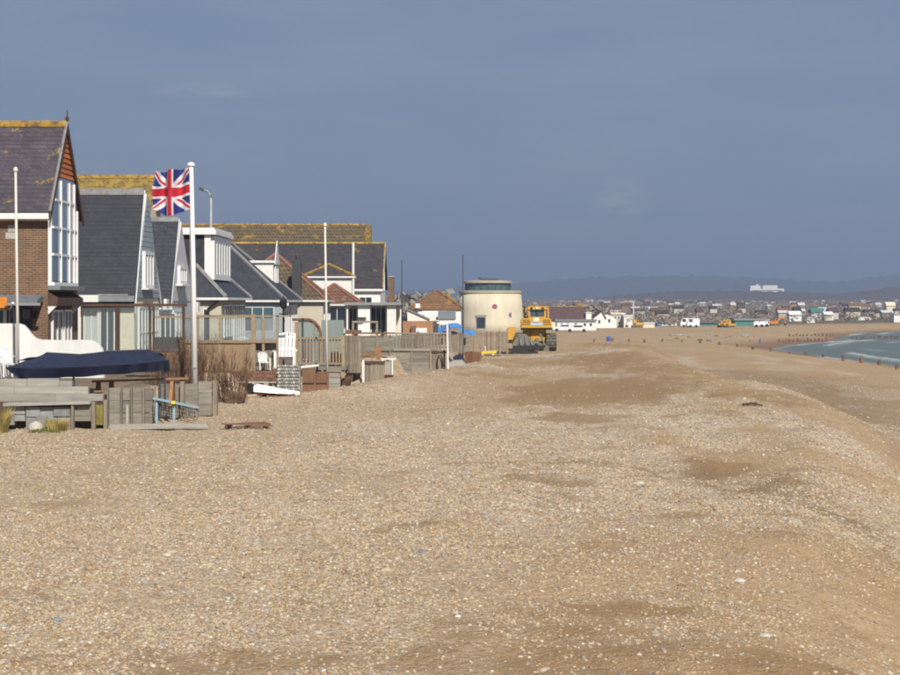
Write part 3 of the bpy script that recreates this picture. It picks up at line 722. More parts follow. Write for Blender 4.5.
L.new(ico.outputs[0], ss.inputs[0]); L.new(ss.outputs[0], sm.inputs[0]); L.new(sm.outputs[0], iop.inputs['Instance'])
L.new(sa.outputs[0], iop.inputs['Scale']); L.new(ta.outputs[0], iop.inputs['Rotation']); L.new(iop.outputs[0], go.inputs[0])
pebbles = bpy.data.objects.new('pebbles', pm); COL.objects.link(pebbles)
pebbles.modifiers.new('scatter', 'NODES').node_group = ng
tag(pebbles, 'loose tan, white and grey pebbles strewn over the beach', 'pebbles', None, 'stuff')


# ------------------------------------------------------------------ the sea
def make_sea():
    xs = axis_out(40, 130, 1.0, 11000, 1.06); xs = xs[xs > 30]
    yy = [-400.0]
    while yy[-1] < 11500: yy.append(yy[-1] + (20 if yy[-1] < 120 else (1.0 if yy[-1] < 480 else 0.03 * yy[-1])))
    X, Y = np.meshgrid(xs, np.array(yy))
    d = X - np.interp(Y, SH_Y, SH_X) - 1.6 * (fbm(X * 0.02, Y * 0.03, 5, 3) - 0.5) * 4
    Z = SEA_Z + 0.16 * (fbm(X * 0.35, Y * 0.16, 81, 3) - 0.5) + 0.30 * np.exp(-((d - 5 - 3 * fbm(Y * 0.02, X * 0, 83, 2)) / 1.6) ** 2) + 0.20 * np.exp(-((d - 13 - 4 * fbm(Y * 0.02, X * 0, 85, 2)) / 1.8) ** 2)
    i = np.arange(X.size).reshape(X.shape)
    q = np.stack([i[:-1, :-1], i[:-1, 1:], i[1:, 1:], i[1:, :-1]], -1).reshape(-1, 4)
    me = grid_mesh('sea', X, Y, Z, q)
    edge = fbm(X * 0.06, Y * 0.03, 91, 3)
    foam = np.maximum(0.6 * sst((1.2 + 5 * (edge - 0.5) - np.abs(d - 0.6)) / 2.0), 0.6 * np.exp(-((d - 5 - 3 * fbm(Y * 0.02, X * 0, 83, 2)) / 1.0) ** 2) * sst((edge - 0.50) / 0.12))
    foam = np.maximum(foam, 0.55 * np.exp(-((d - 13 - 4 * fbm(Y * 0.02, X * 0, 85, 2)) / 1.1) ** 2) * sst((fbm(X * 0.05, Y * 0.03, 95, 3) - 0.60) / 0.1))
    add_color_attr(me, 'foam', foam.ravel())
    m, n, l, b = nodes('sea_water')
    tc = n.new('ShaderNodeTexCoord'); nz = n.new('ShaderNodeTexNoise'); nz.inputs['Scale'].default_value = 1.2; nz.inputs['Detail'].default_value = 5
    l.new(tc.outputs['Object'], nz.inputs['Vector'])
    at = n.new('ShaderNodeAttribute'); at.attribute_name = 'foam'
    mu = n.new('ShaderNodeMath'); mu.operation = 'MULTIPLY'; mr = n.new('ShaderNodeMapRange'); mr.inputs['From Min'].default_value = 0.3; mr.inputs['From Max'].default_value = 0.55
    l.new(nz.outputs[0], mr.inputs['Value']); l.new(mr.outputs[0], mu.inputs[0]); l.new(at.outputs['Fac'], mu.inputs[1])
    rp = n.new('ShaderNodeValToRGB'); rp.color_ramp.elements[0].color = (0.10, 0.122, 0.11, 1); rp.color_ramp.elements[1].color = (0.128, 0.152, 0.136, 1)
    n2 = n.new('ShaderNodeTexNoise'); n2.inputs['Scale'].default_value = 0.06; n2.inputs['Detail'].default_value = 5; l.new(tc.outputs['Object'], n2.inputs['Vector']); l.new(n2.outputs[0], rp.inputs[0])
    mx = n.new('ShaderNodeMixRGB'); mx.inputs[2].default_value = (0.72, 0.74, 0.74, 1); l.new(mu.outputs[0], mx.inputs[0]); l.new(rp.outputs[0], mx.inputs[1])
    l.new(mx.outputs[0], b.inputs['Base Color']); b.inputs['Roughness'].default_value = 0.45; b.inputs['Specular IOR Level'].default_value = 0.22
    bp = n.new('ShaderNodeBump'); bp.inputs['Strength'].default_value = 0.8; bp.inputs['Distance'].default_value = 0.25; l.new(nz.outputs[0], bp.inputs['Height']); l.new(bp.outputs[0], b.inputs['Normal'])
    me.materials.append(m)
    o = bpy.data.objects.new('sea', me); COL.objects.link(o)
    tag(o, 'grey green sea breaking in small white waves on the beach', None, None, 'structure')
make_sea()


# ------------------------------------------------------------------ the far hills
def hill(name, label, Y, depth, prof, col_a, col_b, seed, rough):
    us = np.array([p[0] for p in prof]); vs = np.array([p[1] for p in prof])
    X = np.linspace(-0.45 * Y, 0.45 * Y, 900); top = CAM_Z - (np.interp(450 + F * X / Y, us, vs) - 300) / F * Y
    rows = np.linspace(-1, 1, 26)
    XX, TT = np.meshgrid(X, rows); YY = Y + TT * depth
    H = np.meshgrid(top, rows)[0]
    shape = np.cos(TT * np.pi / 2) ** 0.8
    ZZ = -4 + (H + 4) * shape * (1 + 0.10 * (fbm(XX / Y * 60, YY / Y * 60, seed + 3, 3) - 0.5)) 
    ZZ = ZZ + rough * (fbm(XX / Y * 420, YY / Y * 700, seed, 4) - 0.45) * 2 * shape
    i = np.arange(XX.size).reshape(XX.shape)
    q = np.stack([i[:-1, :-1], i[:-1, 1:], i[1:, 1:], i[1:, :-1]], -1).reshape(-1, 4)
    me = grid_mesh(name, XX, YY, ZZ, q)
    m = mat(name + '_woods', col_a, 1.0, 0.25, 400.0 / Y, c2=col_b, bump=0.0, rand=0)
    me.materials.append(m)
    o = bpy.data.objects.new(name, me); COL.objects.link(o); tag(o, label, None, None, 'structure')
    return o
hill('far_hills', 'long blue wooded ridge on the horizon', 6500, 900, [(-400, 300), (300, 297), (390, 294), (440, 291), (500, 288), (540, 283), (580, 279.5), (620, 278), (650, 277), (690, 277.5), (730, 278.5), (770, 281), (800, 283), (830, 283.5), (850, 282), (870, 280), (900, 276), (1000, 272), (1300, 280)], (0.05, 0.055, 0.04), (0.06, 0.07, 0.045), 201, 18.0)
hill('near_hill', 'low brown wooded rise behind the distant town', 2900, 350, [(-400, 303), (380, 301), (480, 302), (560, 301), (600, 299), (640, 294.5), (680, 292), (720, 291.5), (760, 292), (800, 293), (830, 295), (850, 294), (870, 291), (900, 288), (1000, 286), (1300, 292)], (0.075, 0.054, 0.044), (0.10, 0.076, 0.06), 231, 4.0)


# ------------------------------------------------------------------ the row of houses
# 1. brick house with the tall gable window
h1 = gable_house('brick_house', 'brown brick house with steep purple slate roof and tall white gable window', -27.0, -13.85, 62.0, 67.0, 0.5, 7.05, 10.02, M_brick, M_slate_p, M_ridge_l, None, ov=0.28, vov=0.12, barge=M_darkwood, n_course=20, fascia=M_white)
XG = -13.85
h1.part('brick_quoin', B().box(XG, XG + 0.025, 66.15, 67.0, 3.9, 7.0), M_brick_red)
for i in range(9):      # terracotta tiles hung in the head of the gable
    za, zb_ = 8.05 + i * 0.19, 8.05 + i * 0.19 + 0.215
    wa, wb = (10.02 - za) * 0.80, (10.02 - zb_) * 0.80
    ya, yb_ = 64.5 - wa, 64.5 + wa
    h1.part('hung_tile_course', B().add([(XG + 0.09, ya, za), (XG + 0.09, yb_, za), (XG + 0.05, 64.5 + wb, zb_), (XG + 0.05, 64.5 - wb, zb_), (XG, ya, za), (XG, yb_, za), (XG, 64.5 + wb, zb_), (XG, 64.5 - wb, zb_)], [(0, 1, 2, 3), (4, 7, 6, 5), (0, 4, 5, 1), (1, 5, 6, 2), (2, 6, 7, 3), (3, 7, 4, 0)]), M_hung)
# the gable window: glass to the sea with deep white mullions
gw = h1.part('gable_window', B().box(XG, XG + 0.12, 62.02, 62.12, 4.2, 6.93).box(XG, XG + 0.20, 66.02, 66.12, 4.2, 6.95).box(XG, XG + 0.20, 62.12, 66.02, 4.2, 4.32), M_upvc)
MY = [62.12, 63.35, 64.75, 65.55, 66.02]
MZ = [4.32, 5.28, 6.22, 7.18]
for yy in MY[1:-1]:
    h1.part('mullion', B().box(XG, XG + 0.20, yy - 0.035, yy + 0.035, 4.32, 7.9), M_upvc, gw)
for zz in MZ[1:]:
    h1.part('transom', B().box(XG, XG + 0.18, 62.45 if zz > 7 else 62.12, 65.7 if zz > 7 else 66.02, zz - 0.04, zz + 0.04), M_upvc, gw)
for i in range(4):
    for j in range(3):
        h1.part('pane', B().box(XG + 0.11, XG + 0.14, MY[i] + 0.06, MY[i + 1] - 0.05, MZ[j] + 0.04, MZ[j + 1] - 0.04), M_glass_blue, gw)
    y0_, y1_ = MY[i] + 0.06, MY[i + 1] - 0.05
    ht = lambda q: 10.02 - abs(q - 64.5) * 1.19 - 0.40
    h1.part('pane', B().prism([(XG + 0.11, y0_, 7.22), (XG + 0.11, y1_, 7.22), (XG + 0.11, y1_, min(8.0, max(7.3, ht(y1_)))), (XG + 0.11, y0_, min(8.0, max(7.3, ht(y0_))))], (0.03, 0, 0)), M_glass_blue, gw)
h1.part('window_sill', B().box(XG, XG + 0.42, 61.98, 66.2, 4.05, 4.19), M_lead, gw)
h1.part('finial', B().tube([(-13.72, 64.5, 9.95), (-13.72, 64.5, 10.5)], 0.05, 6, 0.02).tube([(-13.72, 64.5, 10.15), (-13.72, 64.5, 10.25)], 0.08, 6), M_darkwood)
h1.part('verge_cap', B().tube([(-13.73, 61.72, 6.74), (-13.73, 64.5, 10.07)], 0.05, 5), M_ridge_g)
# canopy below the gable window
cp = h1.part('canopy', B().prism([(XG, 62.0, 3.98), (XG + 0.34, 62.0, 3.76), (XG + 0.34, 62.0, 3.50), (XG, 62.0, 3.50)], (0, 4.3, 0)), M_darkwood)
for yy in (62.02, 66.0):
    h1.part('bracket', B().prism([(XG, yy, 3.5), (XG + 0.3, yy, 3.5), (XG, yy, 3.2)], (0, 0.12, 0)), M_white, cp)
win_x(h1, XG, 62.5, 64.1, 1.2, 3.35, 2, 1, name='french_door')
win_x(h1, XG, 64.4, 65.6, 1.2, 3.35, 2, 1, name='french_door')
# lean-to canopy and openings in the wall towards the camera
lc = h1.part('lean_to_roof', B().prism([(-27, 62.0, PZ(295, 62)), (-27, 61.1, PZ(300, 61.1)), (-27, 61.1, PZ(303, 61.1)), (-27, 62.0, PZ(303, 62))], (27 + PX(40, 61.5), 0, 0)), M_greyfelt)
h1.part('gutter', B().box(-27, PX(40, 61), 61.0, 61.096, PZ(305.5, 61), PZ(303, 61)), M_lead, lc)
win_y(h1, PX(9, 62), PX(20, 62), 1.1, PZ(308, 62), 62.0, 2, 1, name='patio_door', m=M_greypole)
win_y(h1, PX(21, 62), PX(32, 62), 1.1, PZ(308, 62), 62.0, 1, 1, name='patio_door', m=M_darkwood)
win_y(h1, PX(-16, 62), PX(5, 62), 1.7, PZ(309, 62), 62.0, 3, 1)
h1.part('wall_lamp', B().px(33.5, 36.5, 312, 318, 61.8, 0.2), M_black)
h1.part('vent_patch', B().px(8, 17, 225, 232, 61.985, 0.02), M_concrete)
h1.part('vent_patch', B().px(5.5, 16, 232.5, 239, 61.985, 0.02), M_concrete)
h1.part('name_board', B().px(-9, 7, 297, 308, 60.95, 0.06), M_orangepaint, label='orange board under the lean-to roof')
h1.part('swan_neck', B().tube([(PX(13, 60.99), 60.97, PZ(303, 61)), (PX(9, 61), 61.2, PZ(308, 61)), (PX(6, 62), 61.92, PZ(310, 62)), (PX(6, 62), 61.92, 1.0)], 0.045, 6), M_white)

# 2. dark slate house next door
h2 = gable_house('slate_house', 'low house with plain dark slate roof and blue grey boarded gable', -25.0, -13.15, 75.0, 81.4, 0.6, 3.78, 8.42, M_cream, M_slate, M_ridge_g, M_bluegrey, ov=0.25, vov=0.06, barge=M_palegrey, n_course=26, rake=0.16, yr=78.0)
for i in range(20):
    z0_ = 3.8 + i * 0.22; wf = 1 - (z0_ + 0.1 - 3.78) / 4.64
    if wf > 0.06:
        h2.part('weatherboard', B().box(-13.12, -13.09, 78.0 - 2.9 * wf, 78.0 + 3.3 * wf, z0_, z0_ + 0.195), M_bluegrey)
win_x(h2, -13.09, 76.55, 78.8, PZ(288, 77), PZ(252, 78), 3, 1, fr=0.14, out=0.14)
h2.part('window_sill', B().box(-13.1, -12.8, 76.4, 79.0, PZ(289.6, 77), PZ(288.2, 77)), M_white)
h2.part('fascia_box', B().px(79, 98, 295, 302, 74.3, 0.3), M_white)
h2.part('gutter', B().px(98.1, 134, 296, 301.5, 74.45, 0.15), M_lead)
h2.part('lead_flashing', B().px(98, 128, 294, 295.6, 74.6, 0.1), M_ridge_g)
win_y(h2, PX(84, 75), PX(99, 75), 1.0, PZ(306, 75), 75.0, 2, 1, name='patio_door', glass=M_curtain)
win_y(h2, PX(100, 75), PX(115, 75), 1.0, PZ(306, 75), 75.0, 2, 1, name='patio_door', glass=M_glass_dark)
win_x(h2, -13.15, 75.8, 78.2, 1.2, 3.4, 3, 2, name='french_door')
win_x(h2, -13.15, 78.6, 80.8, 1.2, 3.4, 3, 2, name='french_door')
h2.part('downpipe', B().tube([(PX(79, 74.5), 74.5, 0.8), (PX(79, 74.5), 74.5, 3.8)], 0.07, 6), M_white)
h2.part('fascia_end', B().box(-12.88, -12.75, 81.0, 81.7, 3.3, 3.75), M_white)

# 3. second slate gable
h3 = gable_house('slate_cottage', 'smaller slate roofed house with pale grey gable behind the flagpole', -24.0, -13.05, 84.0, 91.0, 0.7, 3.65, 7.62, M_palegrey, M_slate_f, M_ridge_g, M_palegrey, ov=0.25, vov=0.06, barge=M_palegrey, n_course=22, rake=0.16, yr=87.3)
win_x(h3, -13.02, 86.0, 88.2, PZ(284, 87), PZ(266, 87), 3, 1, fr=0.15, out=0.14)
h3.part('window_sill', B().box(-13.02, -12.7, 85.5, 88.3, PZ(286, 87), PZ(284.2, 87)), M_white)
h3.part('fascia_end', B().box(-12.83, -12.7, 90.6, 91.4, 3.1, 3.6), M_white)
win_x(h3, -13.05, 84.6, 87.4, 1.3, 3.2, 3, 1, name='french_door')
win_y(h3, PX(160, 84), PX(176, 84), 1.2, 3.1, 84.0, 3, 1)
h3.part('gutter', B().box(-24, -12.9, 83.6, 83.72, 3.25, 3.42), M_white)

# 4. hipped bungalow with the big white flat-roofed dormer
h4 = hip_house('dormer_bungalow', 'hipped slate bungalow carrying a big white flat roofed dormer', -21.5, -13.25, 104.3, 116.7, 0.8, 3.9, 8.0, M_beige, M_slate_f, M_ridge_g, gutter=M_white)
dm = h4.part('dormer', B().box(-19.0, -14.1, 106.0, 114.0, 4.2, 7.55), M_slate)
h4.part('dormer_roof', B().box(-19.3, -13.75, 105.7, 114.4, 7.553, 7.80).box(-19.2, -13.85, 105.8, 114.3, 7.803, 7.95), M_upvc, dm)
win_x(h4, -14.1, 106.1, 113.9, 4.9, 7.5, 6, 1, fr=0.34, out=0.22)
h4.part('corner_board', B().box(-14.45, -14.08, 105.93, 105.998, 4.7, 7.55), M_upvc, dm)
win_x(h4, -13.25, 105.2, 109.0, 1.5, 3.4, 3, 1); win_x(h4, -13.25, 110.0, 115.6, 1.0, 3.4, 5, 1, name='french_door')
win_y(h4, PX(203, 104.3), PX(208, 104.3), 1.2, 3.2, 104.3, 1, 1)
h4.part('downpipe', B().tube([(PX(219, 104), 104.0, 3.7), (PX(208, 104), 104.1, 3.2), (PX(208, 104), 104.1, 0.8)], 0.08, 6), M_black)

# 5. hipped bungalow with a small gabled white dormer
h5 = hip_house('slate_bungalow', 'hipped dark slate bungalow with a small pointed white dormer', -21.5, -12.2, 131.0, 144.0, 0.8, 3.75, 8.0, M_bluegrey, M_slate_f, M_ridge_g, gutter=M_white)
d5 = h5.part('dormer', B().box(-16.5, -13.55, 138.0, 141.2, 4.5, 6.55), M_white)
h5.part('dormer_roof', B().box(-17.0, -13.45, 137.8, 139.6, 6.553, 6.72), M_upvc, d5)
h5.part('dormer_gable', B().prism([(-13.45, 137.9, 6.45), (-13.45, 141.4, 6.45), (-13.45, 139.6, 8.3)], (0.06, 0, 0)), M_upvc, d5)
win_x(h5, -13.5, 138.5, 140.8, 5.0, 6.3, 2, 1)
h5.part('chimney_pot', B().tube([(-17.0, 137.2, 6.2), (-17.0, 137.2, 7.6)], 0.16, 8), M_tanwood)
win_x(h5, -12.2, 132, 136.5, 1.2, 3.3, 4, 1); win_x(h5, -12.2, 138, 143, 1.0, 3.3, 4, 1, name='french_door')
win_y(h5, -15.2, -12.8, 1.4, 3.2, 131.0, 3, 1, glass=M_glass_teal)
h5.part('soffit_light', B().box(-12.0, -11.7, 130.5, 130.7, 3.3, 3.5), M_upvc)

# 6. red-ridged bungalows
h6 = hip_house('red_ridged_bungalow', 'bungalow with grey brown tiles and red ridge tiles behind the tall cream pole', -19.0, -10.4, 147.5, 156.0, 0.8, 3.75, 7.6, M_beige, M_tile_brown, M_ridge_r, gutter=M_upvc)
win_x(h6, -10.4, 148.4, 152, 1.2, 3.2, 3, 1); win_x(h6, -10.4, 152.6, 155.4, 1.0, 3.2, 2, 1, name='french_door')
h6.part('chimney', B().box(-12.9, -12.2, 147.0, 148.0, 3.5, 7.0), M_darkfelt)
h6.part('chimney_pot', B().tube([(-12.5, 147.5, 7.0), (-12.5, 147.5, 7.35)], 0.2, 8), M_darkfelt)
h7 = hip_house('red_tiled_bungalow', 'small bungalow with low red and brown tiled hip roof', -12.6, -8.15, 158.4, 164.5, 0.8, 3.4, 5.1, M_white, M_tile_red, M_ridge_r, gutter=M_upvc)
win_x(h7, -8.15, 159, 164, 1.0, 3.0, 4, 1, name='french_door'); win_y(h7, -11.8, -9.0, 1.2, 3.0, 158.4, 3, 1)
# white house with slate hip
h8 = hip_house('white_house', 'white walled house under a small slate hip edged with orange lichen', -13.4, -9.1, 166.5, 169.0, 0.8, 5.95, 7.0, M_white, M_slate_far, M_ridge_l, run=1.2, ov=0.2, gutter=M_upvc)
win_x(h8, -9.1, 167, 168.7, 4.4, 5.6, 2, 1)
h8.part('soil_pipe', B().tube([(-8.95, 166.4, 3.8), (-8.95, 166.4, 9.0)], 0.11, 6), M_upvc)
# large slate house, and the long tiled roof behind it
h9 = gable_house('gabled_slate_house', 'large house with wide dark slate roof edged in orange lichen, white below', -30.0, -6.6, 171.0, 183.0, 0.8, 5.0, 9.3, M_white, M_slate_far, M_ridge_l, None, ov=0.3, vov=0.25, barge=M_bluegrey, n_course=0, fascia=M_upvc)
h9.part('verge_lichen', B().tube([(-6.40, 170.8, 4.9), (-6.40, 177, 9.36)], 0.07, 5), M_ridge_l)
win_y(h9, -8.6, -7.4, 2.0, 4.0, 171.0, 2, 1); win_x(h9, -6.6, 174, 180, 4.6, 6.6, 4, 1); win_x(h9, -6.6, 172, 182, 1.2, 3.4, 6, 1, name='french_door')
hA = gable_house('long_tiled_house', 'long brown tiled roof with orange ridge, highest behind the row', -42.0, -9.6, 192.0, 204.0, 0.8, 6.9, 12.0, M_beige, M_tile_brown, M_ridge_l, None, ov=0.3, vov=0.2, barge=M_tile_lich, n_course=11)
hA.part('chimney', B().box(-9.35, -8.65, 197.0, 198.8, 8.0, 11.9), M_tile_lich)
hB = gable_house('lichen_roofed_house', 'house behind with its tiled roof covered in yellow lichen', -40.0, -18.0, 104.0, 113.0, 0.6, 6.0, 11.15, M_beige, M_tile_lich, M_ridge_l, None, ov=0.3, vov=0.2, barge=M_tile_lich, n_course=14)
# brick chimney stack and the white veranda in front of the slate house
ck = Thing('brick_stack', 'tall brown brick chimney stack at the end of the slate house', 'chimney', (-5.6, 170, 0.8))
ck.part('stack', B().box(PX(388.5, 170), PX(394, 170), 170, 171.2, 0.8, PZ(277, 170)), M_brick)
ck.part('stack_cap', B().box(PX(388, 170), PX(394.5, 170), 169.95, 171.25, PZ(277, 170) + 0.002, PZ(276, 170)), M_concrete)
vr = Thing('white_veranda', 'white veranda with columns and glazed doors under a flat roof', 'veranda', (PX(375, 150), 151.5, 0.8))
vr.part('roof', B().px(344, 403, 302.5, 305, 149.6, 3.4), M_lead)
vr.part('wall', B().px(345, 402, 305.1, 340, 152.0, 0.5), M_cream)
for (a, c) in ((346.5, 348), (358, 370), (387, 396), (400, 401.5)):
    vr.part('column', B().px(a, c, 305.1, 342, 150.0, 0.35), M_upvc if c - a > 5 and a < 380 else M_white)
win_y(vr, PX(371, 152), PX(386, 152), 0.9, PZ(307, 152), 152.0, 3, 1, name='glazed_door'); win_y(vr, PX(349, 152), PX(357, 152), 0.9, PZ(308, 152), 152.0, 2, 1, name='glazed_door')
vr.part('satellite_dish', B().lathe([(0.05, 0.0), (0.38, 0.12), (0.42, 0.16)], (PX(362, 149.8), 149.7, PZ(319, 150)), 12), M_concrete)

# 7. cluster of tiled roofs left of the tower
c1 = hip_house('brown_hip_house', 'house with hipped orange brown roof and white dormers left of the tower', PX(411, 235), PX(461, 235), 236, 247, -1.8, 2.6, 5.0, M_white, M_tile_mix, M_tile_mix, run=3.0, ov=0.3)
c1.part('dormer', B().px(415.5, 420, 303.5, 308, 232.9, 2.0), M_white)
c1.part('flat_bay', B().px(422, 446, 311, 316, 231.5, 3.0).px(424, 438, 313, 317, 231, 0.5), M_white)
c1.part('eaves_board', B().px(436, 449, 317, 320, 230.5, 0.8), M_lead)
c1b = hip_house('orange_hip_house', 'taller house with orange brown hip beside the tower wall', PX(431, 262), PX(456, 262), 263, 272, -2.2, 3.0, 4.9, M_white, M_tile_mix, M_ridge_l, run=2.4, ov=0.3)
wv = Thing('white_lean_to', 'white lean-to with sloping top above a terracotta wall', 'outbuilding', (PX(415, 214), 216, 0.2))
wv.part('wall', B().prism([W(407, 309.5, 214), W(429, 319.5, 214), W(429, 321, 214), W(407.5, 321, 214)], (0, 3, 0)), M_white)
wv.part('roof_edge', B().prism([W(404, 307.3, 213.8), W(429.5, 319.0, 213.8), W(429.5, 320.0, 213.8), W(404, 308.6, 213.8)], (0, 3.4, 0)), M_lead)
wv.part('base_wall', B().px(402, 433, 321.2, 345, 213.6, 3.0), M_terracotta)
wv.part('white_panel', B().px(416, 427, 328, 333, 213.4, 0.15), M_upvc)
wv.part('pier', B().px(411, 416, 326, 345, 213.0, 0.5), M_brick)
sh1 = gable_house('white_gabled_shed', 'small white gabled shed against the foot of the tower', PX(440, 240), PX(455, 228), 226, 232, -1.6, 1.4, 2.2, M_white, M_lead, M_lead, None, ov=0.15, vov=0.1, cat='shed')


# ------------------------------------------------------------------ the round tower
tx, ty = PX(490.5, 366), 366.0
tw = Thing('martello_tower', 'round cream rendered tower with glazed lantern room on top', 'tower', (tx, ty, -3.0))
r0 = 33.2 / F * 366; r1 = 30.6 / F * 366
ztop = PZ(293.5, 360)
tw.part('shaft', B().lathe([(r0 + 0.2, -3.6), (r0, -1.0), ((r0 + r1) / 2 + 0.04, ztop * 0.4), (r1, ztop - 0.02)], (tx, ty, 0), 72), M_tower, smooth=True)
tw.part('cornice', B().lathe([(r1 + 0.06, ztop), (r1 + 0.16, ztop + 0.1), (r1 + 0.14, ztop + 0.5), (r1 - 0.5, ztop + 0.62)], (tx, ty, 0), 72), M_tower_band)
lx = tx - 0.55; rl = 23.0 / F * 366; zl = ztop + 0.6
lt = tw.part('lantern_room', B().lathe([(rl - 0.15, zl - 0.3), (rl - 0.15, zl + 1.45)], (lx, ty, 0), 20), M_glass_teal)
for k in range(20):
    a = 2 * math.pi * (k + 0.5) / 20; a2 = 2 * math.pi * k / 20
    tw.part('window_post', B().tube([(lx + (rl - 0.14) * math.cos(a2), ty + (rl - 0.14) * math.sin(a2), zl), (lx + (rl - 0.14) * math.cos(a2), ty + (rl - 0.14) * math.sin(a2), zl + 1.45)], 0.09, 5), M_darkpole, lt)
tw.part('lantern_roof', B().lathe([(rl + 0.1, zl + 1.452), (rl + 0.3, zl + 1.56), (rl + 0.3, zl + 1.86), (rl - 1.0, zl + 2.05)], (lx, ty, 0), 48), M_tower_band)
tw.part('roof_hatch', B().box(lx - 1.6, lx + 2.1, ty - 2, ty + 2, zl + 2.0, zl + 2.45).box(lx - 1.9, lx - 1.2, ty - 1, ty + 1, zl + 2.3, zl + 2.75), M_darkpole)
def on_tower(u, v, out=0.02):
    x = PX(u, 361.0); dx = x - tx; z = PZ(v, 360.5)
    rr = np.interp(z, [-1.0, ztop * 0.4, ztop], [r0, (r0 + r1) / 2 + 0.04, r1])
    ang = math.asin(max(-0.98, min(0.98, dx / rr)))
    n = Vector((math.sin(ang), -math.cos(ang), 0)); return Vector((tx, ty, z)) + n * (rr + out), n, Vector((math.cos(ang), math.sin(ang), 0))
def tower_disc(name, u, v, rad, m, out, cut=None, parent=None):
    c, n, s = on_tower(u, v, out); pts = []
    for k in range(20):
        a = 2 * math.pi * k / 20
        pts.append(c + s * (rad * math.cos(a)) + Vector((0, 0, 1)) * (rad * math.sin(a)))
    if cut: pts = [p for k, p in enumerate(pts) if math.cos(2 * math.pi * k / 20) < cut]
    return tw.part(name, B().prism(pts, n * 0.04), m, parent)
rd = tower_disc('roundel', 494.5, 306.5, 0.52, M_purple, 0.03)
tower_disc('roundel_centre', 494.3, 306.5, 0.40, M_red, 0.08, None, rd)
tower_disc('crescent_emblem', 510.5, 315, 0.50, M_purple, 0.03, 0.45)
c, n_, s_ = on_tower(481, 322, 0.0)
wf = tw.part('window', B().prism([c - s_ * 1.0 - Vector((0, 0, 1.3)) - n_ * 0.2, c + s_ * 1.0 - Vector((0, 0, 1.3)) - n_ * 0.2, c + s_ * 1.0 + Vector((0, 0, 1.2)) - n_ * 0.2, c - s_ * 1.0 + Vector((0, 0, 1.2)) - n_ * 0.2], n_ * 0.32), M_greypole)
tw.part('pane', B().prism([c - s_ * 0.85 - Vector((0, 0, 1.2)), c + s_ * 0.85 - Vector((0, 0, 1.2)), c + s_ * 0.85 + Vector((0, 0, 0.95)), c - s_ * 0.85 + Vector((0, 0, 0.95))], n_ * 0.16), M_glass_dark, wf)
tw.part('stone_lintel', B().prism([c - s_ * 1.1 + Vector((0, 0, 1.22)), c + s_ * 1.1 + Vector((0, 0, 1.22)), c + s_ * 1.1 + Vector((0, 0, 1.45)), c - s_ * 1.1 + Vector((0, 0, 1.45))], n_ * 0.16), M_tower_band, wf)

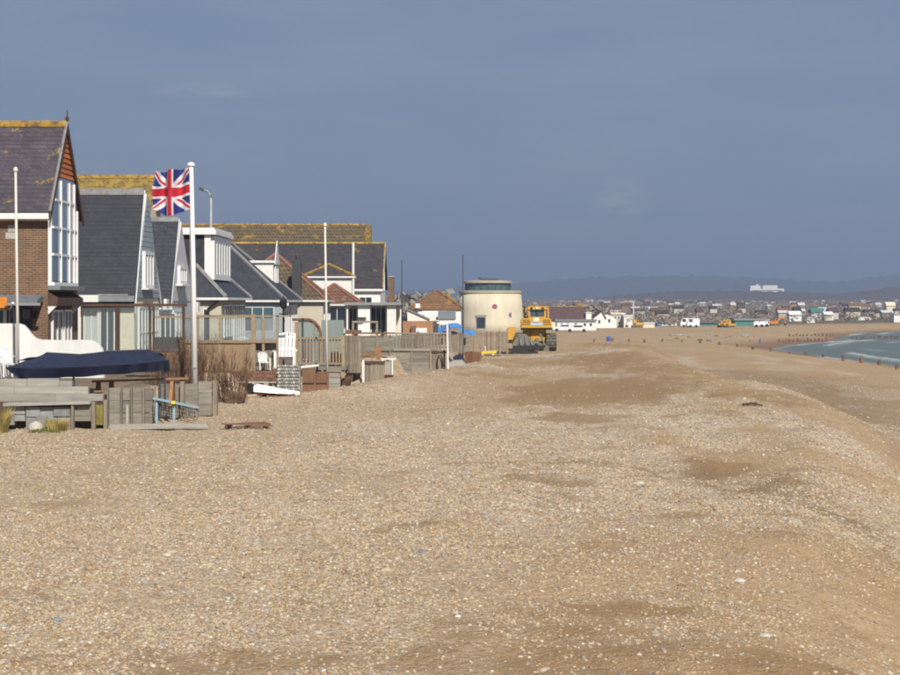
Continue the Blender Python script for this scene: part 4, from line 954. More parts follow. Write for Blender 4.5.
# ------------------------------------------------------------------ poles, flag, street lamp
fp = Thing('flagpole', 'tall white flagpole flying the union flag above the bare shrubs', 'flagpole', (PX(195, 58), 58, 0.6))
fp.part('pole', B().tube([W(195, 400, 58), W(193, 270, 58), W(191, 165.5, 58)], 0.105, 12, 0.075), M_upvc, smooth=True)
fp.part('truck', B().lathe([(0.06, -0.06), (0.125, -0.03), (0.125, 0.05), (0.05, 0.09)], W(191, 165, 58), 14), M_upvc)
fp.part('halyard', B().tube([W(193.6, 380, 57.85), W(189.6, 170, 57.85)], 0.008, 4), M_concrete)
fp.part('cleat', B().px(193, 196, 366, 368, 57.85, 0.08), M_greypole)
def union_flag():
    nu, nv = 150, 84; hoist, fly = 1.36, 2.35
    pole_t, pole_b = W(189.3, 167.5, 57.9), W(190, 209, 57.9)
    verts, cols = [], []
    # lay the cloth along a folded path so that its length stays true
    path = [(0.0, 0.0)]; t = 0.0
    for i in range(1, nu + 1):
        s = i / nu
        ang = 1.12 * math.sin(s * 2 * math.pi * 1.9 + 0.4) * min(1, s * 5) + 0.12
        ds = fly / nu
        path.append((path[-1][0] - ds * math.cos(ang) * 0.80, path[-1][1] + ds * math.sin(ang)))
    kx = 1.21 / -path[-1][0]
    for j in range(nv + 1):
        b_ = j / nv
        for i in range(nu + 1):
            s = i / nu
            px_, py_ = path[min(nu, i)]
            p = pole_t.lerp(pole_b, 1 - b_)
            droop = -0.13 * math.sin(s * 2.6) * (1.3 - 0.5 * b_) + 0.05 * math.sin(s * 9 + b_ * 4) * s - (0.16 * max(0, s - 0.7) / 0.3) * (b_ - 0.35)
            x = px_ * kx * (1 - 0.20 * max(0, b_ - 0.55) * s) 
            verts.append((p.x + x, p.y + py_ * (0.7 + 0.5 * b_) + 0.05 * math.sin(9 * b_ + 6 * s) * s, p.z + droop * (1.2 - 0.4 * b_)))
            X, Y = 60 * s - 30, 30 * b_ - 15
            w, r_, bl = (0.72, 0.72, 0.74, 1), (0.50, 0.018, 0.035, 1), (0.022, 0.03, 0.19, 1)
            if abs(X) < 3.1 or abs(Y) < 3.1: c = r_
            elif abs(X) < 5 or abs(Y) < 5: c = w
            else:
                d1, d2 = (Y - X / 2) / 1.118, (Y + X / 2) / 1.118
                c = bl
                if abs(d1) < 3 or abs(d2) < 3: c = w
                if X * Y > 0 and abs(d1) < 3: c = r_ if 0 < d1 * (1 if X < 0 else -1) < 2 else w
                if X * Y < 0 and abs(d2) < 3: c = r_ if 0 < d2 * (-1 if X < 0 else 1) < 2 else w
            cols.append(c)
    f = [(j * (nu + 1) + i, j * (nu + 1) + i + 1, (j + 1) * (nu + 1) + i + 1, (j + 1) * (nu + 1) + i) for j in range(nv) for i in range(nu)]
    b = B().add(verts, f); me = b.mesh('union_flag', pole_b, True)
    at = me.color_attributes.new('print', 'FLOAT_COLOR', 'POINT'); at.data.foreach_set('color', np.array(cols, dtype=np.float32).ravel())
    m, n, l, bs = nodes('flag_cloth'); a = n.new('ShaderNodeAttribute'); a.attribute_name = 'print'
    tc = n.new('ShaderNodeTexCoord'); nz = n.new('ShaderNodeTexNoise'); nz.inputs['Scale'].default_value = 60; l.new(tc.outputs['Object'], nz.inputs['Vector'])
    mr = n.new('ShaderNodeMapRange'); mr.inputs['To Min'].default_value = 0.85; mr.inputs['To Max'].default_value = 1.15; l.new(nz.outputs[0], mr.inputs['Value'])
    mx = n.new('ShaderNodeMixRGB'); mx.blend_type = 'MULTIPLY'; mx.inputs[0].default_value = 1; l.new(a.outputs['Color'], mx.inputs[1]); l.new(mr.outputs[0], mx.inputs[2])
    l.new(mx.outputs[0], bs.inputs['Base Color']); bs.inputs['Roughness'].default_value = 0.8
    tl = n.new('ShaderNodeBsdfTranslucent'); ms = n.new('ShaderNodeMixShader'); ms.inputs[0].default_value = 0.25
    l.new(mx.outputs[0], tl.inputs[0]); l.new(bs.outputs[0], ms.inputs[1]); l.new(tl.outputs[0], ms.inputs[2]); l.new(ms.outputs[0], n['Material Output'].inputs['Surface'])
    me.materials.append(m)
    o = bpy.data.objects.new('union_flag', me); o.location = pole_b; COL.objects.link(o)
    tag(o, 'red, white and blue union flag rippling at the top of the white flagpole', 'flag')
union_flag()
def thin_pole(u0, v0, u1, v1, Y, rad, m, label, base_z=None, cap=True, name='pole'):
    a, b_ = W(u0, v0, Y), W(u1, v1, Y)
    if base_z is not None: b_.z = base_z
    t = Thing(name, label, 'pole', (b_.x, b_.y, b_.z))
    t.part('shaft', B().tube([b_, a], rad, 10, rad * 0.75), m, smooth=True)
    if cap: t.part('pole_cap', B().lathe([(rad * 0.8, -0.03), (rad * 1.5, 0.0), (rad * 1.4, 0.08), (rad * 0.4, 0.13)], a, 10), m)
    return t
thin_pole(15.6, 171, 18.5, 372, 56, 0.05, M_pole, 'thin cream pole in front of the brick house', 0.5, name='bare_flagpole')
thin_pole(325, 226, 327.5, 388, 71, 0.05, M_pole, 'tall thin cream pole rising behind the wooden planter boxes', 0.1, name='bare_flagpole')
thin_pole(402, 260, 402, 340, 140, 0.065, M_darkpole, 'dark grey mast standing above the white veranda', 0.7, False, 'mast')
thin_pole(463, 255, 463, 350, 108, 0.05, M_darkpole, 'dark mast standing in front of the tower', 0.3, False, 'mast')
lp = Thing('street_lamp', 'street lamp with curved neck rising behind the white dormer', 'street lamp', (PX(211, 125), 125, 0.8))
lp.part('column', B().tube([(PX(211, 125), 125, 0.8), W(211, 198, 125)], 0.11, 8, 0.075), M_greypole, smooth=True)
lp.part('arm', B().tube([W(211, 198, 125), W(210, 194, 125), W(207, 191, 125), W(203, 189.5, 125)], 0.06, 6), M_greypole, smooth=True)
lp.part('lantern', B().bar(W(203.4, 190.3, 125), W(199.4, 188.3, 125), 0.3, 0.2), M_darkpole)


# ------------------------------------------------------------------ first garden: timber walls, canopy, white wall
gw1 = Thing('sleeper_wall', 'bleached timber sleeper wall over grey blocks at the left edge', 'garden wall', (PX(50, 51.5), 51.6, 0.0))
for (a, c, v0, v1, Y) in ((-30, 27, 379, 386.4, 52.3), (27.3, 59, 378.5, 386.4, 52.3), (59.3, 72, 381, 386.4, 52.35), (-30, 14, 386.8, 393.8, 52.1), (14.3, 88, 386.8, 393.6, 52.12), (-30, 55, 394.2, 401.2, 51.9), (55.3, 103, 394.0, 401.0, 51.92)):
    gw1.part('sleeper', B().px(a, c, v0, v1, Y, 0.22), M_sleeper)
gw1.part('ledge_board', B().prism([W(3, 403.5, 51.2), W(90, 401.6, 51.2), W(90, 404.2, 51.2), W(3, 406.4, 51.2)], (0, 0.6, 0)), M_sleeper)
for (a, c, v0, v1) in ((9, 25, 406.8, 412), (9, 14, 412.3, 423), (14.4, 25, 412.5, 419), (26, 40, 407, 414.6), (40.4, 53, 407, 414.2), (26, 36, 415, 427), (36.4, 47, 415, 422), (47.4, 57, 414.6, 427), (53.5, 70, 406.8, 414.2), (57.5, 70.5, 414.6, 428), (36.4, 47, 422.4, 428)):
    gw1.part('block', B().px(a, c, v0, v1 + 2, 51.4 + random.uniform(-.05, .05), 0.4), M_stone)
for (a, c, v0, v1) in ((74, 91, 405, 411), (74, 91, 411.3, 416), (74, 91, 416.3, 421)):
    gw1.part('board', B().px(a, c, v0, v1, 51.4, 0.12), M_greywood)
gw1.part('post', B().px(71, 73.6, 402, 430, 51.25, 0.2), M_greywood_v)
gw1.part('post', B().px(91.4, 95, 402, 430, 51.3, 0.2), M_greywood_v)
gw1.part('post', B().px(103.5, 107, 400, 430, 51.3, 0.2), M_greywood_v)
gw1.part('mossy_board', B().px(95.2, 103.3, 405, 425, 51.42, 0.1), M_mossy, label='mossy yellow green board')
gw1.part('backing', B().px(-30, 107, 402.5, 432, 51.75, 0.2), M_darkwood)
for i, x in enumerate(np.linspace(107.4, 148, 4)[:-1]):
    pass
pw = Thing('panel_wall', 'weathered grey timber panel wall stepping back from the sleepers to the shrubs', 'garden wall', (PX(150, 54), 55, 0.0))
xs_ = [107.4, 121, 131, 143, 154]
for i in range(4):
    for j in range(3):
        v0, v1 = 388 + j * 12.4, 388 + j * 12.4 + 12.1
        pw.part('plank', B().px(xs_[i] + 0.2, xs_[i + 1] - 0.2, v0 + (i % 2) * 0.6, v1 + (2 if j == 2 else 0), 52.6 + i * 0.05, 0.12), M_greywood)
for i in range(5):
    pw.part('post', B().px(xs_[i] - 0.6, xs_[i] + 1.2, 387 + (i % 2) * 1.5, 430, 52.45 + i * 0.05, 0.1), M_greywood_v)
xs_ = [158, 169, 181, 198, 212]
for i in range(4):
    for j in range(3):
        top = 384 if i < 3 else 381.5
        v0 = top + j * 11.4
        pw.part('plank', B().px(xs_[i] + 0.2, xs_[i + 1] - 0.2, v0, v0 + 11.1, 56.3 + i * 0.35, 0.14), M_greywood)
for i, x in enumerate((180, 213)):
    pw.part('post', B().px(x, x + 4, 381.5 - i, 420, 56.4 + i * 0.9, 0.25), M_greywood_v)
fr_ = Thing('netting_frame', 'pale blue rail frame hung with dark netting in front of the timber wall', 'frame', (PX(176, 51.6), 51.7, 0.0))
fr_.part('top_rail', B().bar(W(153, 398.2, 51.8), W(199, 407.6, 51.8), 0.07, 0.06), M_paleblue)
for (u, v0) in ((156.5, 399), (174, 403)):
    fr_.part('post', B().px(u - 1, u + 1.2, v0, 427, 51.85, 0.07), M_paleblue)
fr_.part('post', B().px(196, 197.6, 407.4, 420, 51.86, 0.06), M_greywood_v)
fr_.part('clamp', B().px(171.5, 175, 401, 404, 51.7, 0.1), M_yellow)
nb = B()
for i in range(22):
    u = 154 + i * 2.0; v0 = 399 + (u - 153) * 0.205
    nb.tube([W(u, v0, 51.87), W(u + random.uniform(-2, 2), v0 + 9, 51.95), W(u + random.uniform(-3, 1), 421 - (u - 153) * 0.08, 52.0 + random.uniform(0, 0.1))], 0.012, 3)
for i in range(7):
    nb.tube([W(154 + k * 6, 399 + k * 1.23 + 2 + i * 2.4 + random.uniform(-.8, .8), 51.9) for k in range(8)], 0.009, 3)
fr_.part('netting', nb, M_net)
solo('pale_post', B().px(126, 128.6, 406, 428, 51.7, 0.09).px(125.4, 129.2, 405, 406, 51.69, 0.11), M_concrete, 'short pale post standing against the grey panel wall', 'post', W(127, 428, 51.7))
solo('ground_sleeper', B().prism([W(110, 424.6, 51.0), W(206, 423.2, 51.4), W(209, 427.4, 51.4), W(110, 430, 51.0)], (0, 0.25, 0)), M_sleeper, 'long grey timber sleeper lying on the shingle below the wall', 'sleeper', W(160, 428, 51.1))
pl = Thing('broken_pallet', 'broken reddish brown pallet lying on the shingle', 'pallet', hit(248, 428))
q = hit(248, 428); q2 = 0
for k in range(4):
    pl.part('slat', B().bar((q.x - 0.75 + 0.06 * k, q.y - 0.2 + 0.22 * k, q.z + 0.13 - 0.015 * k), (q.x + 0.75 - 0.1 * k, q.y - 0.3 + 0.25 * k, q.z + 0.08 + 0.02 * k), 0.12, 0.03), M_redwood)
for k in range(3):
    pl.part('bearer', B().bar((q.x - 0.6 + 0.55 * k, q.y - 0.3, q.z + 0.05), (q.x - 0.55 + 0.55 * k, q.y + 0.6, q.z + 0.05), 0.07, 0.09), M_darkwood)

cn = Thing('fabric_canopy', 'navy blue fabric canopy on low poles above the timber sleeper wall', 'canopy', (PX(90, 54), 54.5, 0.5))
def navy_canopy():
    # ridge, eaves and hanging valance of a sagging pitched cover
    top = [W(46, 352.5, 54.6), W(80, 354.5, 54.7), W(110, 351, 54.8), W(150, 349.5, 54.9)]
    front = [W(5, 367.5, 53.2), W(30, 368.2, 53.15), W(60, 367.6, 53.1), W(90, 366.6, 53.1), W(125, 364.6, 53.1), W(150, 362.4, 53.2), W(169, 360, 53.4)]
    back = [W(12, 361, 56.2), W(40, 360, 56.3), W(70, 359, 56.3), W(100, 358, 56.3), W(130, 357, 56.3), W(152, 356.5, 56.2), W(168, 357, 56.0)]
    n = 60; v = []; f = []
    def lerp(pts, t):
        k = t * (len(pts) - 1); i = min(int(k), len(pts) - 2); return pts[i].lerp(pts[i + 1], k - i)
    rows = 10
    for r in range(rows * 2 + 1):
        for i in range(n + 1):
            t = i / n
            a = lerp(front, t) if r <= rows else lerp(back, t); m = lerp(top, t)
            if t > 0.97: m = m.lerp(a, (t - 0.97) / 0.03 * 0.4)
            s = r / rows if r <= rows else (2 * rows - r) / rows
            p = a.lerp(m, s); sag = 0.10 * math.sin(math.pi * s) * (0.6 + 0.4 * math.sin(t * 11))
            p.z -= sag; p.z += (0.13 * math.sin(t * 23 + s * 5) + 0.09 * math.sin(t * 61 - s * 9 + 2 * math.sin(t * 8))) * s * (1 - s)
            v.append(p)
    for r in range(rows * 2):
        for i in range(n):
            f.append((r * (n + 1) + i, r * (n + 1) + i + 1, (r + 1) * (n + 1) + i + 1, (r + 1) * (n + 1) + i))
    o = cn.part('canopy_top', B().add(v, f), M_navy, smooth=True)
    vv = []; ff = []
    for j in range(5):
        for i in range(n * 2 + 1):
            t = i / (2 * n); a = lerp(front, t); k = j / 4
            drop = 0.30 + 0.03 * math.sin(t * 5 + 1) + 0.012 * math.sin(t * 31) + (0.06 if t < 0.3 else 0)
            if t > 0.96: drop += 0.05
            sh = 0.42 * max(0, 0.12 - t) / 0.12 * k
            vv.append(Vector((a.x + sh, a.y + 0.045 * k * math.sin(t * 37 + 5 * math.sin(t * 6 + 1) + k) + 0.18 * k - 0.002, a.z - drop * k)))
    w = 2 * n + 1
    for j in range(4):
        for i in range(2 * n): ff.append((j * w + i, j * w + i + 1, (j + 1) * w + i + 1, (j + 1) * w + i))
    cn.part('valance', B().add(vv, ff), M_navy, o, smooth=True)
    bk = []
    for t in (0, 1):
        pass
    for (u, Y) in ((21, 53.4), (165, 53.7), (24, 56.0), (160, 55.8)):
        cn.part('pole', B().tube([(PX(u, Y), Y, 0.4), W(u, 364, Y)], 0.035, 6), M_darkpole)
    for u in (59, 73.5):
        cn.part('strap', B().px(u - 1.1, u + 1.1, 377, 387, 53.25, 0.03), M_navy)
    cn.part('ridge_bar', B().tube(top, 0.02, 5), M_darkpole)
navy_canopy()
pt = Thing('picnic_table', 'brown wooden picnic table half under the navy canopy', 'table', (PX(140, 54), 54.3, 0.5))
for k in range(4):
    pt.part('top_plank', B().bar(W(92, 381.5, 54 + k * 0.17), W(188, 378.2, 54.3 + k * 0.17), 0.15, 0.06), M_orangewood)
for k in range(2):
    pt.part('bench_plank', B().bar(W(94, 391.5 + k * 0, 53.45 + k * 0.16), W(150, 389.5, 53.6 + k * 0.16), 0.14, 0.05), M_orangewood)
for u in (98, 111, 172):
    pt.part('leg', B().bar(W(u, 382, 54.2), (PX(u - 2, 53.7), 53.7, 0.5), 0.1, 0.1), M_orangewood)
    pt.part('leg', B().bar(W(u + 1, 382, 54.4), (PX(u + 2, 54.9), 54.9, 0.5), 0.1, 0.1), M_orangewood)
ww = Thing('white_garden_wall', 'white rendered garden wall with a swept curved top before the brick house', 'garden wall', (PX(40, 57.5), 57.6, 0.5))
wp = [(-60, 321), (-6, 323.5), (18, 323.6), (23, 325), (27, 329), (31, 334.5), (35, 338.2), (40, 339.8), (60, 340.2), (88, 340), (93, 341), (98, 344), (101.5, 348.5), (103.5, 354), (104, 378), (-60, 378)]
ww.part('wall', B().prism([W(u, v, 57.5) for u, v in wp], (0, 0.25, 0)), M_render)
ww.part('wire', B().px(14.2, 15.1, 327, 366, 57.45, 0.03), M_concrete)
def monobloc(name, label, u, v, Y, s=1.0, rz=0.0, group=None):
    """white plastic garden chair: slatted back, seat, arms, four legs"""
    p = W(u, v, Y); t = Thing(name, label, 'chair', p, group)
    def P(x, y, z): return (p.x + s * (x * math.cos(rz) - y * math.sin(rz)), p.y + s * (x * math.sin(rz) + y * math.cos(rz)), p.z + s * z)
    t.part('seat', B().prism([P(-.24, -.22, .42), P(.24, -.22, .42), P(.22, .24, .40), P(-.22, .24, .40)], (0, 0, -.035 * s)), M_upvc)
    n = 6
    for i in range(n):
        x = -.2 + .4 * i / (n - 1); h = .88 - .25 * x * x / .04 * 0.3
        t.part('back_slat', B().bar(P(x, .23, .42), P(x * 1.08, .36, h), .055 * s, .02 * s), M_upvc)
    t.part('back_rail', B().tube([P(-.24, .30, .70), P(-.22, .37, .85), P(-.1, .385, .92), P(.1, .385, .92), P(.22, .37, .85), P(.24, .30, .70)], .028 * s, 6), M_upvc)
    for sx in (-1, 1):
        t.part('arm', B().bar(P(sx * .27, -.2, .63), P(sx * .27, .31, .66), .055 * s, .03 * s), M_upvc)
        t.part('leg', B().bar(P(sx * .27, -.22, .63), P(sx * .28, -.27, 0), .05 * s, .05 * s), M_upvc)
        t.part('leg', B().bar(P(sx * .22, .24, .44), P(sx * .26, .36, 0), .05 * s, .05 * s), M_upvc)
    return t
monobloc('garden_chair', 'white plastic chair standing before the white curved wall', 8, 376, 56.8, 0.95, R(40))
bd = solo('boulder', B().rock(W(36, 428, 50.9), 0.24, 0.2, 0.20, 5), M_boulder, 'pale rounded boulder at the foot of the block wall', 'boulder', W(36, 432, 50.9), smooth=True)
def tuft(name, label, c, n, h, spread, m, seed, w=0.012):
    rr = random.Random(seed); b = B(); c = Vector(c)
    for i in range(n):
        a = rr.uniform(0, 6.28); d = rr.uniform(0, spread * 0.5); base = c + Vector((math.cos(a) * d, math.sin(a) * d, -0.02))
        hh = h * rr.uniform(0.5, 1.0); lean = rr.uniform(0.1, 0.5) * hh
        tip = base + Vector((math.cos(a) * lean, math.sin(a) * lean, hh)); mid = base.lerp(tip, 0.5) + Vector((0, 0, 0.08 * hh))
        s = Vector((-math.sin(a + 1), math.cos(a + 1), 0)) * w
        b.add([base - s, base + s, mid + s * 0.8, mid - s * 0.8, tip], [(0, 1, 2, 3), (3, 2, 4)])
    t = Thing(name, label, 'plant', c)
    t.part('blades', b, m)
    t.part('root_crown', B().rock(c, spread * 0.35, spread * 0.35, 0.05, seed), M_twig)
    return t
tuft('grass_tuft', 'dry yellow grass tuft at the left edge of the picture', W(2, 433, 50.4), 160, 0.85, 0.35, M_straw, 1)
tuft('grass_tuft', 'low olive and straw plant growing beside the pale boulder', W(57, 431, 50.7), 420, 0.42, 0.6, M_straw, 2)
def leafy(name, label, c, rx, ry, rz, n, m, seed, size=0.05):
    rr = random.Random(seed); b = B(); c = Vector(c)
    for i in range(n):
        th, ph = rr.uniform(0, 6.28), math.acos(rr.uniform(0, 1)); k = rr.uniform(0.5, 1.0) ** 0.5
        p = c + Vector((rx * k * math.sin(ph) * math.cos(th), ry * k * math.sin(ph) * math.sin(th), rz * k * math.cos(ph)))
        d1 = Vector((rr.gauss(0, 1), rr.gauss(0, 1), rr.gauss(0, 1))).normalized() * size * rr.uniform(.5, 1.2); d2 = d1.orthogonal().normalized() * size * 0.6
        b.add([p - d1, p + d2, p + d1, p - d2], [(0, 1, 2, 3)])
    t = Thing(name, label, 'plant', c); t.part('leaves', b, m)
    t.part('stems', B().tube([c + Vector((0, 0, -0.05)), c + Vector((0.02, 0, rz * 0.7))], 0.02, 5).tube([c, c + Vector((rx * 0.6, 0, rz * 0.5))], 0.015, 5).tube([c, c + Vector((-rx * 0.6, 0, rz * 0.5))], 0.015, 5), M_twig)
    return t
leafy('ground_plant', 'low bright green plant spreading below the boulder', W(44, 434.5, 50.3), 0.55, 0.3, 0.16, 700, M_leaf, 3, 0.03)

# ------------------------------------------------------------------ bare shrubs behind the flagpole
def shrub(label, c, h, spread, n, seed):
    rr = random.Random(seed); c = Vector(c); t = Thing('bare_shrub', label, 'shrub', c, 'bare shrubs')
    stems, twigs = B(), B()
    for i in range(n):
        a = rr.uniform(0, 6.28); d = rr.uniform(0, spread * 0.45)
        base = c + Vector((math.cos(a) * d, math.sin(a) * d * 0.6, -0.05)); lean = rr.uniform(0.1, 0.5) * spread; hh = h * rr.uniform(0.55, 1.0)
        pts = [base]
        for k in range(1, 6):
            s = k / 5; pts.append(base + Vector((math.cos(a) * lean * s + rr.uniform(-.05, .05), math.sin(a) * lean * s * .6 + rr.uniform(-.05, .05), hh * s)))
        stems.tube(pts, rr.uniform(0.010, 0.020), 3, 0.004)
        for k in range(1, 6):
            for _ in range(3):
                p = pts[k - 1].lerp(pts[k], rr.random()); aa = rr.uniform(0, 6.28); L_ = rr.uniform(0.15, 0.42)
                twigs.tube([p, p + Vector((math.cos(aa) * L_ * .45, math.sin(aa) * L_ * .4, L_ * .85))], 0.006, 3, 0.003)
    t.part('stem', stems, M_twig); t.part('twigs', twigs, M_twig)
shrub('bare brown shrub left of the white flagpole', W(168, 392, 60.5), 1.75, 1.2, 60, 1)
shrub('bare reddish shrub directly behind the white flagpole', W(196, 392, 61.5), 2.1, 1.3, 80, 2)
shrub('bare shrub right of the flagpole before the plywood screen', W(230, 400, 64.5), 1.9, 1.4, 60, 3)
tuft('grass_tuft', 'brown dead grass at the foot of the right hand shrub', W(236, 402, 64.2), 260, 0.5, 0.8, M_twig, 8)

# ------------------------------------------------------------------ glazed wind screens of the terraces
gs = Thing('glazed_windscreen', 'dark framed glass wind screen before the blue grey gabled house', 'screen', (PX(130, 68), 68.2, 0.9))
GSY = 68.0
posts = [(81, 82.5), (115, 119.5), (148.5, 150.5), (152.5, 154.5), (182, 184.5)]
for (a, c) in posts: gs.part('post', B().px(a, c, 306.5, 362, GSY, 0.1), M_darkwood)
gs.part('top_rail', B().px(80, 186, 303.6, 306.3, GSY - 0.02, 0.14), M_darkwood)
gs.part('bottom_rail', B().px(80, 186, 350.5, 353, GSY - 0.02, 0.12), M_darkwood)
gs.part('mid_rail', B().px(154.6, 181.9, 316, 318, GSY + 0.01, 0.07), M_tanwood)
for (a, c) in ((82.6, 114.9), (119.6, 148.4), (154.6, 181.9)): gs.part('pane', B().px(a, c, 306.4, 350.4, GSY + 0.04, 0.012), M_pane)
gs.part('kick_board', B().px(154.6, 181.9, 337, 350, GSY + 0.06, 0.03), M_darkwood)
gs.part('lower_board', B().px(80, 186, 353.2, 364, GSY, 0.08), M_brown_panel)
ts = Thing('timber_windscreen', 'tan timber wind screen, glass above and plywood below', 'screen', (PX(230, 69), 69.2, 0.9))
for (a, c, v0) in ((195.5, 198.5, 315), (218.5, 220, 318), (251, 255.5, 314), (262, 264.5, 318), (276.5, 278.6, 315)): ts.part('post', B().px(a, c, v0, 372, 69.0, 0.11), M_tanwood)
ts.part('top_rail', B().px(184.6, 251, 315.0, 317.6, 68.97, 0.14), M_tanwood)
ts.part('top_rail', B().px(255.6, 290, 315.4, 316.8, 69.0, 0.1), M_tanwood)
ts.part('mid_rail', B().px(184.6, 276, 340.2, 342.8, 68.96, 0.15), M_tanwood)
for (a, c) in ((184.6, 195.3), (198.6, 218.3), (220.1, 250.8)):
    ts.part('pane', B().px(a, c, 317.7, 340.1, 69.05, 0.012), M_pane)
    ts.part('plywood_panel', B().px(a, c, 343, 371, 69.04, 0.03), M_plywood)
for (a, c) in ((255.6, 261.9), (264.6, 276.4)): ts.part('pane', B().px(a, c, 318, 340.1, 69.06, 0.012), M_pane_milky)
ts.part('plywood_panel', B().px(255.6, 276.4, 343, 366, 69.3, 0.03), M_greywood)
lwb = Thing('low_brick_wall', 'low red brown brick wall under the timber wind screen', 'garden wall', (PX(245, 68.4), 68.5, 0.5))
for j in range(3):
    n = 15
    for i in range(n):
        a = 210 + (i + (0.5 if j % 2 else 0)) * 67 / n
        lwb.part('brick', B().px(a + 0.12, min(278, a + 67 / n - 0.12), 371 + j * 3.3, 374 + j * 3.3, 68.3 + random.uniform(-.01, .01), 0.2), M_redwood if (i * 7 + j) % 3 else M_brown_panel)
lwb.part('mortar', B().px(210, 278, 371.4, 383, 68.34, 0.15), M_concrete)
# chairs on the terrace
monobloc('garden_chair', 'white plastic chair whose rounded back shows above the plywood panel', 243.5, 358.5, 84.5, 1.08, R(180))
monobloc('garden_chair', 'small low white chair beside the tall slatted white chair', 264, 370, 68.6, 0.72, R(20))
p = W(285.5, 367.5, 69.4)
ad = Thing('adirondack_chair', 'tall white slatted wooden chair on the terrace', 'chair', p)
def AP(x, y, z): return (p.x + x, p.y + y, p.z + z)
for i in range(5):
    x = -.26 + .13 * i; ad.part('back_slat', B().bar(AP(x, .25, .32), AP(x * 1.12, .62, 1.36 - abs(x) * .25), .105, .025), M_white)
for i in range(5): ad.part('seat_slat', B().bar(AP(-.3, -.3 + .12 * i, .44 - .03 * i), AP(.3, -.3 + .12 * i, .44 - .03 * i), .1, .025), M_white)
ad.part('back_rail', B().bar(AP(-.36, .42, .72), AP(.36, .42, .72), .05, .08), M_white); ad.part('back_rail', B().bar(AP(-.34, .60, 1.16), AP(.34, .60, 1.16), .05, .08), M_white)
for sx in (-1, 1):
    ad.part('arm', B().bar(AP(sx * .40, -.38, .64), AP(sx * .38, .48, .66), .14, .03), M_white)
    ad.part('leg', B().bar(AP(sx * .36, -.34, 0), AP(sx * .37, -.34, .63), .1, .05), M_white)
    ad.part('leg', B().bar(AP(sx * .34, -.36, .42), AP(sx * .34, .62, 0.02), .04, .12), M_white)
gab = Thing('stone_pier', 'rough square pier of beach stones beside the tall white chair', 'pier', (PX(288, 68), 68.4, 0.2))
gab.part('core', B().px(277.5, 299.5, 366, 396, 68.15, 0.7), M_concrete)
k = 0
for j in range(9):
    for i in range(9):
        u = 278.2 + (i + 0.5 * (j % 2)) * 2.4; v = 366.2 + j * 3.3
        c_ = W(u, v, 68.13); gab.part('stone', B().rock(c_, 0.055 + random.uniform(-.012, .01), 0.05, 0.058, k), M_stone if k % 3 else M_boulder); k += 1
db = Thing('upturned_dinghy', 'small white upturned dinghy lying on the shingle', 'boat', (PX(276, 66.8), 66.9, 0.3))
def dinghy():
    v, f = [], []; n = 18
    for i in range(n + 1):
        t = i / n; u = 254.5 + 45 * t; c = W(u, 388.5 + 6.0 * t, 66.9); w = 0.42 * (1 - t ** 2.6) + 0.02; h = 0.26 * (1 - 0.55 * t)
        for k in range(9):
            a = math.pi * k / 8; v.append((c.x, c.y - w * math.cos(a), c.z - 0.10 * (1 - t) + h * math.sin(a) ** 0.7))
    for i in range(n):
        for k in range(8): f.append((i * 9 + k, i * 9 + k + 1, (i + 1) * 9 + k + 1, (i + 1) * 9 + k))
    f.append(tuple(range(9)))
    db.part('hull', B().add(v, f), M_upvc, smooth=True)
    db.part('gunwale', B().bar(W(255, 393, 66.5), W(300, 396.6, 66.85), 0.05, 0.06), M_maroon)
    db.part('keel', B().bar(W(257, 384.4, 66.9), W(294, 391.4, 66.9), 0.03, 0.05), M_white)
    for u in (262, 290): db.part('chock', B().px(u, u + 4, 393, 399, 66.75, 0.3), M_darkwood)
dinghy()
solo('black_bucket', B().lathe([(0.15, 0), (0.2, 0.34), (0.21, 0.36)], W(250, 394, 67.0), 12), M_black, 'small black bucket behind the stern of the dinghy', 'bucket', W(250, 394, 67.0))

# ------------------------------------------------------------------ deck with balustrade and screens
dk = Thing('timber_deck', 'raised timber deck with slatted balustrade behind the planter boxes', 'deck', (PX(322, 73), 73.4, 0.3))
dk.part('platform', B().px(298, 346, 366.5, 370, 72.6, 2.4), M_greywood)
for i in range(8): dk.part('joist', B().px(299 + i * 6.3, 300.6 + i * 6.3, 370.2, 382, 72.8, 0.12), M_darkwood)
dk.part('handrail', B().px(297, 344, 337.2, 339.4, 72.7, 0.16), M_tanwood); dk.part('bottom_rail', B().px(297, 343, 362.6, 364.6, 72.75, 0.08), M_tanwood)
for i in range(14):
    u = 298.3 + i * 3.1; dk.part('baluster', B().px(u, u + 1.5, 339.6, 362.4, 72.77, 0.04), M_redwood if i in (1, 2, 3, 4, 8) else M_tanwood)
for (a, c, v0) in ((294.5, 297.6, 322), (341.5, 344.6, 336)): dk.part('post', B().px(a, c, v0, 378, 72.68, 0.16), M_tanwood)
sc = Thing('teal_screen', 'grey teal sheet screen with curved red brown rail behind the deck', 'screen', (PX(320, 75), 75.2, 0.9))
sc.part('sheet', B().prism([W(298, 321, 75.0), W(311, 321, 75.0), W(318, 327, 75.0), W(319.5, 340, 75.0), W(319.5, 364, 75.0), W(298, 364, 75.0)], (0, 0.03, 0)), M_teal)
sc.part('sheet', B().px(321.5, 344, 320, 364, 75.15, 0.03), M_teal)
sc.part('curved_rail', B().tube([W(292, 319.5, 74.97), W(310, 319.5, 74.97), W(315, 322, 74.97), W(319, 327, 74.97), W(320.5, 333, 74.97), W(320.5, 364, 74.97)], 0.06, 6), M_redwood)
for i, u in enumerate((314, 298)): sc.part('post', B().px(u, u + 1.2, 322, 364, 74.98, 0.05), M_tanwood)
bx_ = Thing('barbecue', 'dark covered barbecue standing on the deck behind the balustrade', 'barbecue', (PX(333, 73.9), 73.9, 1.0))
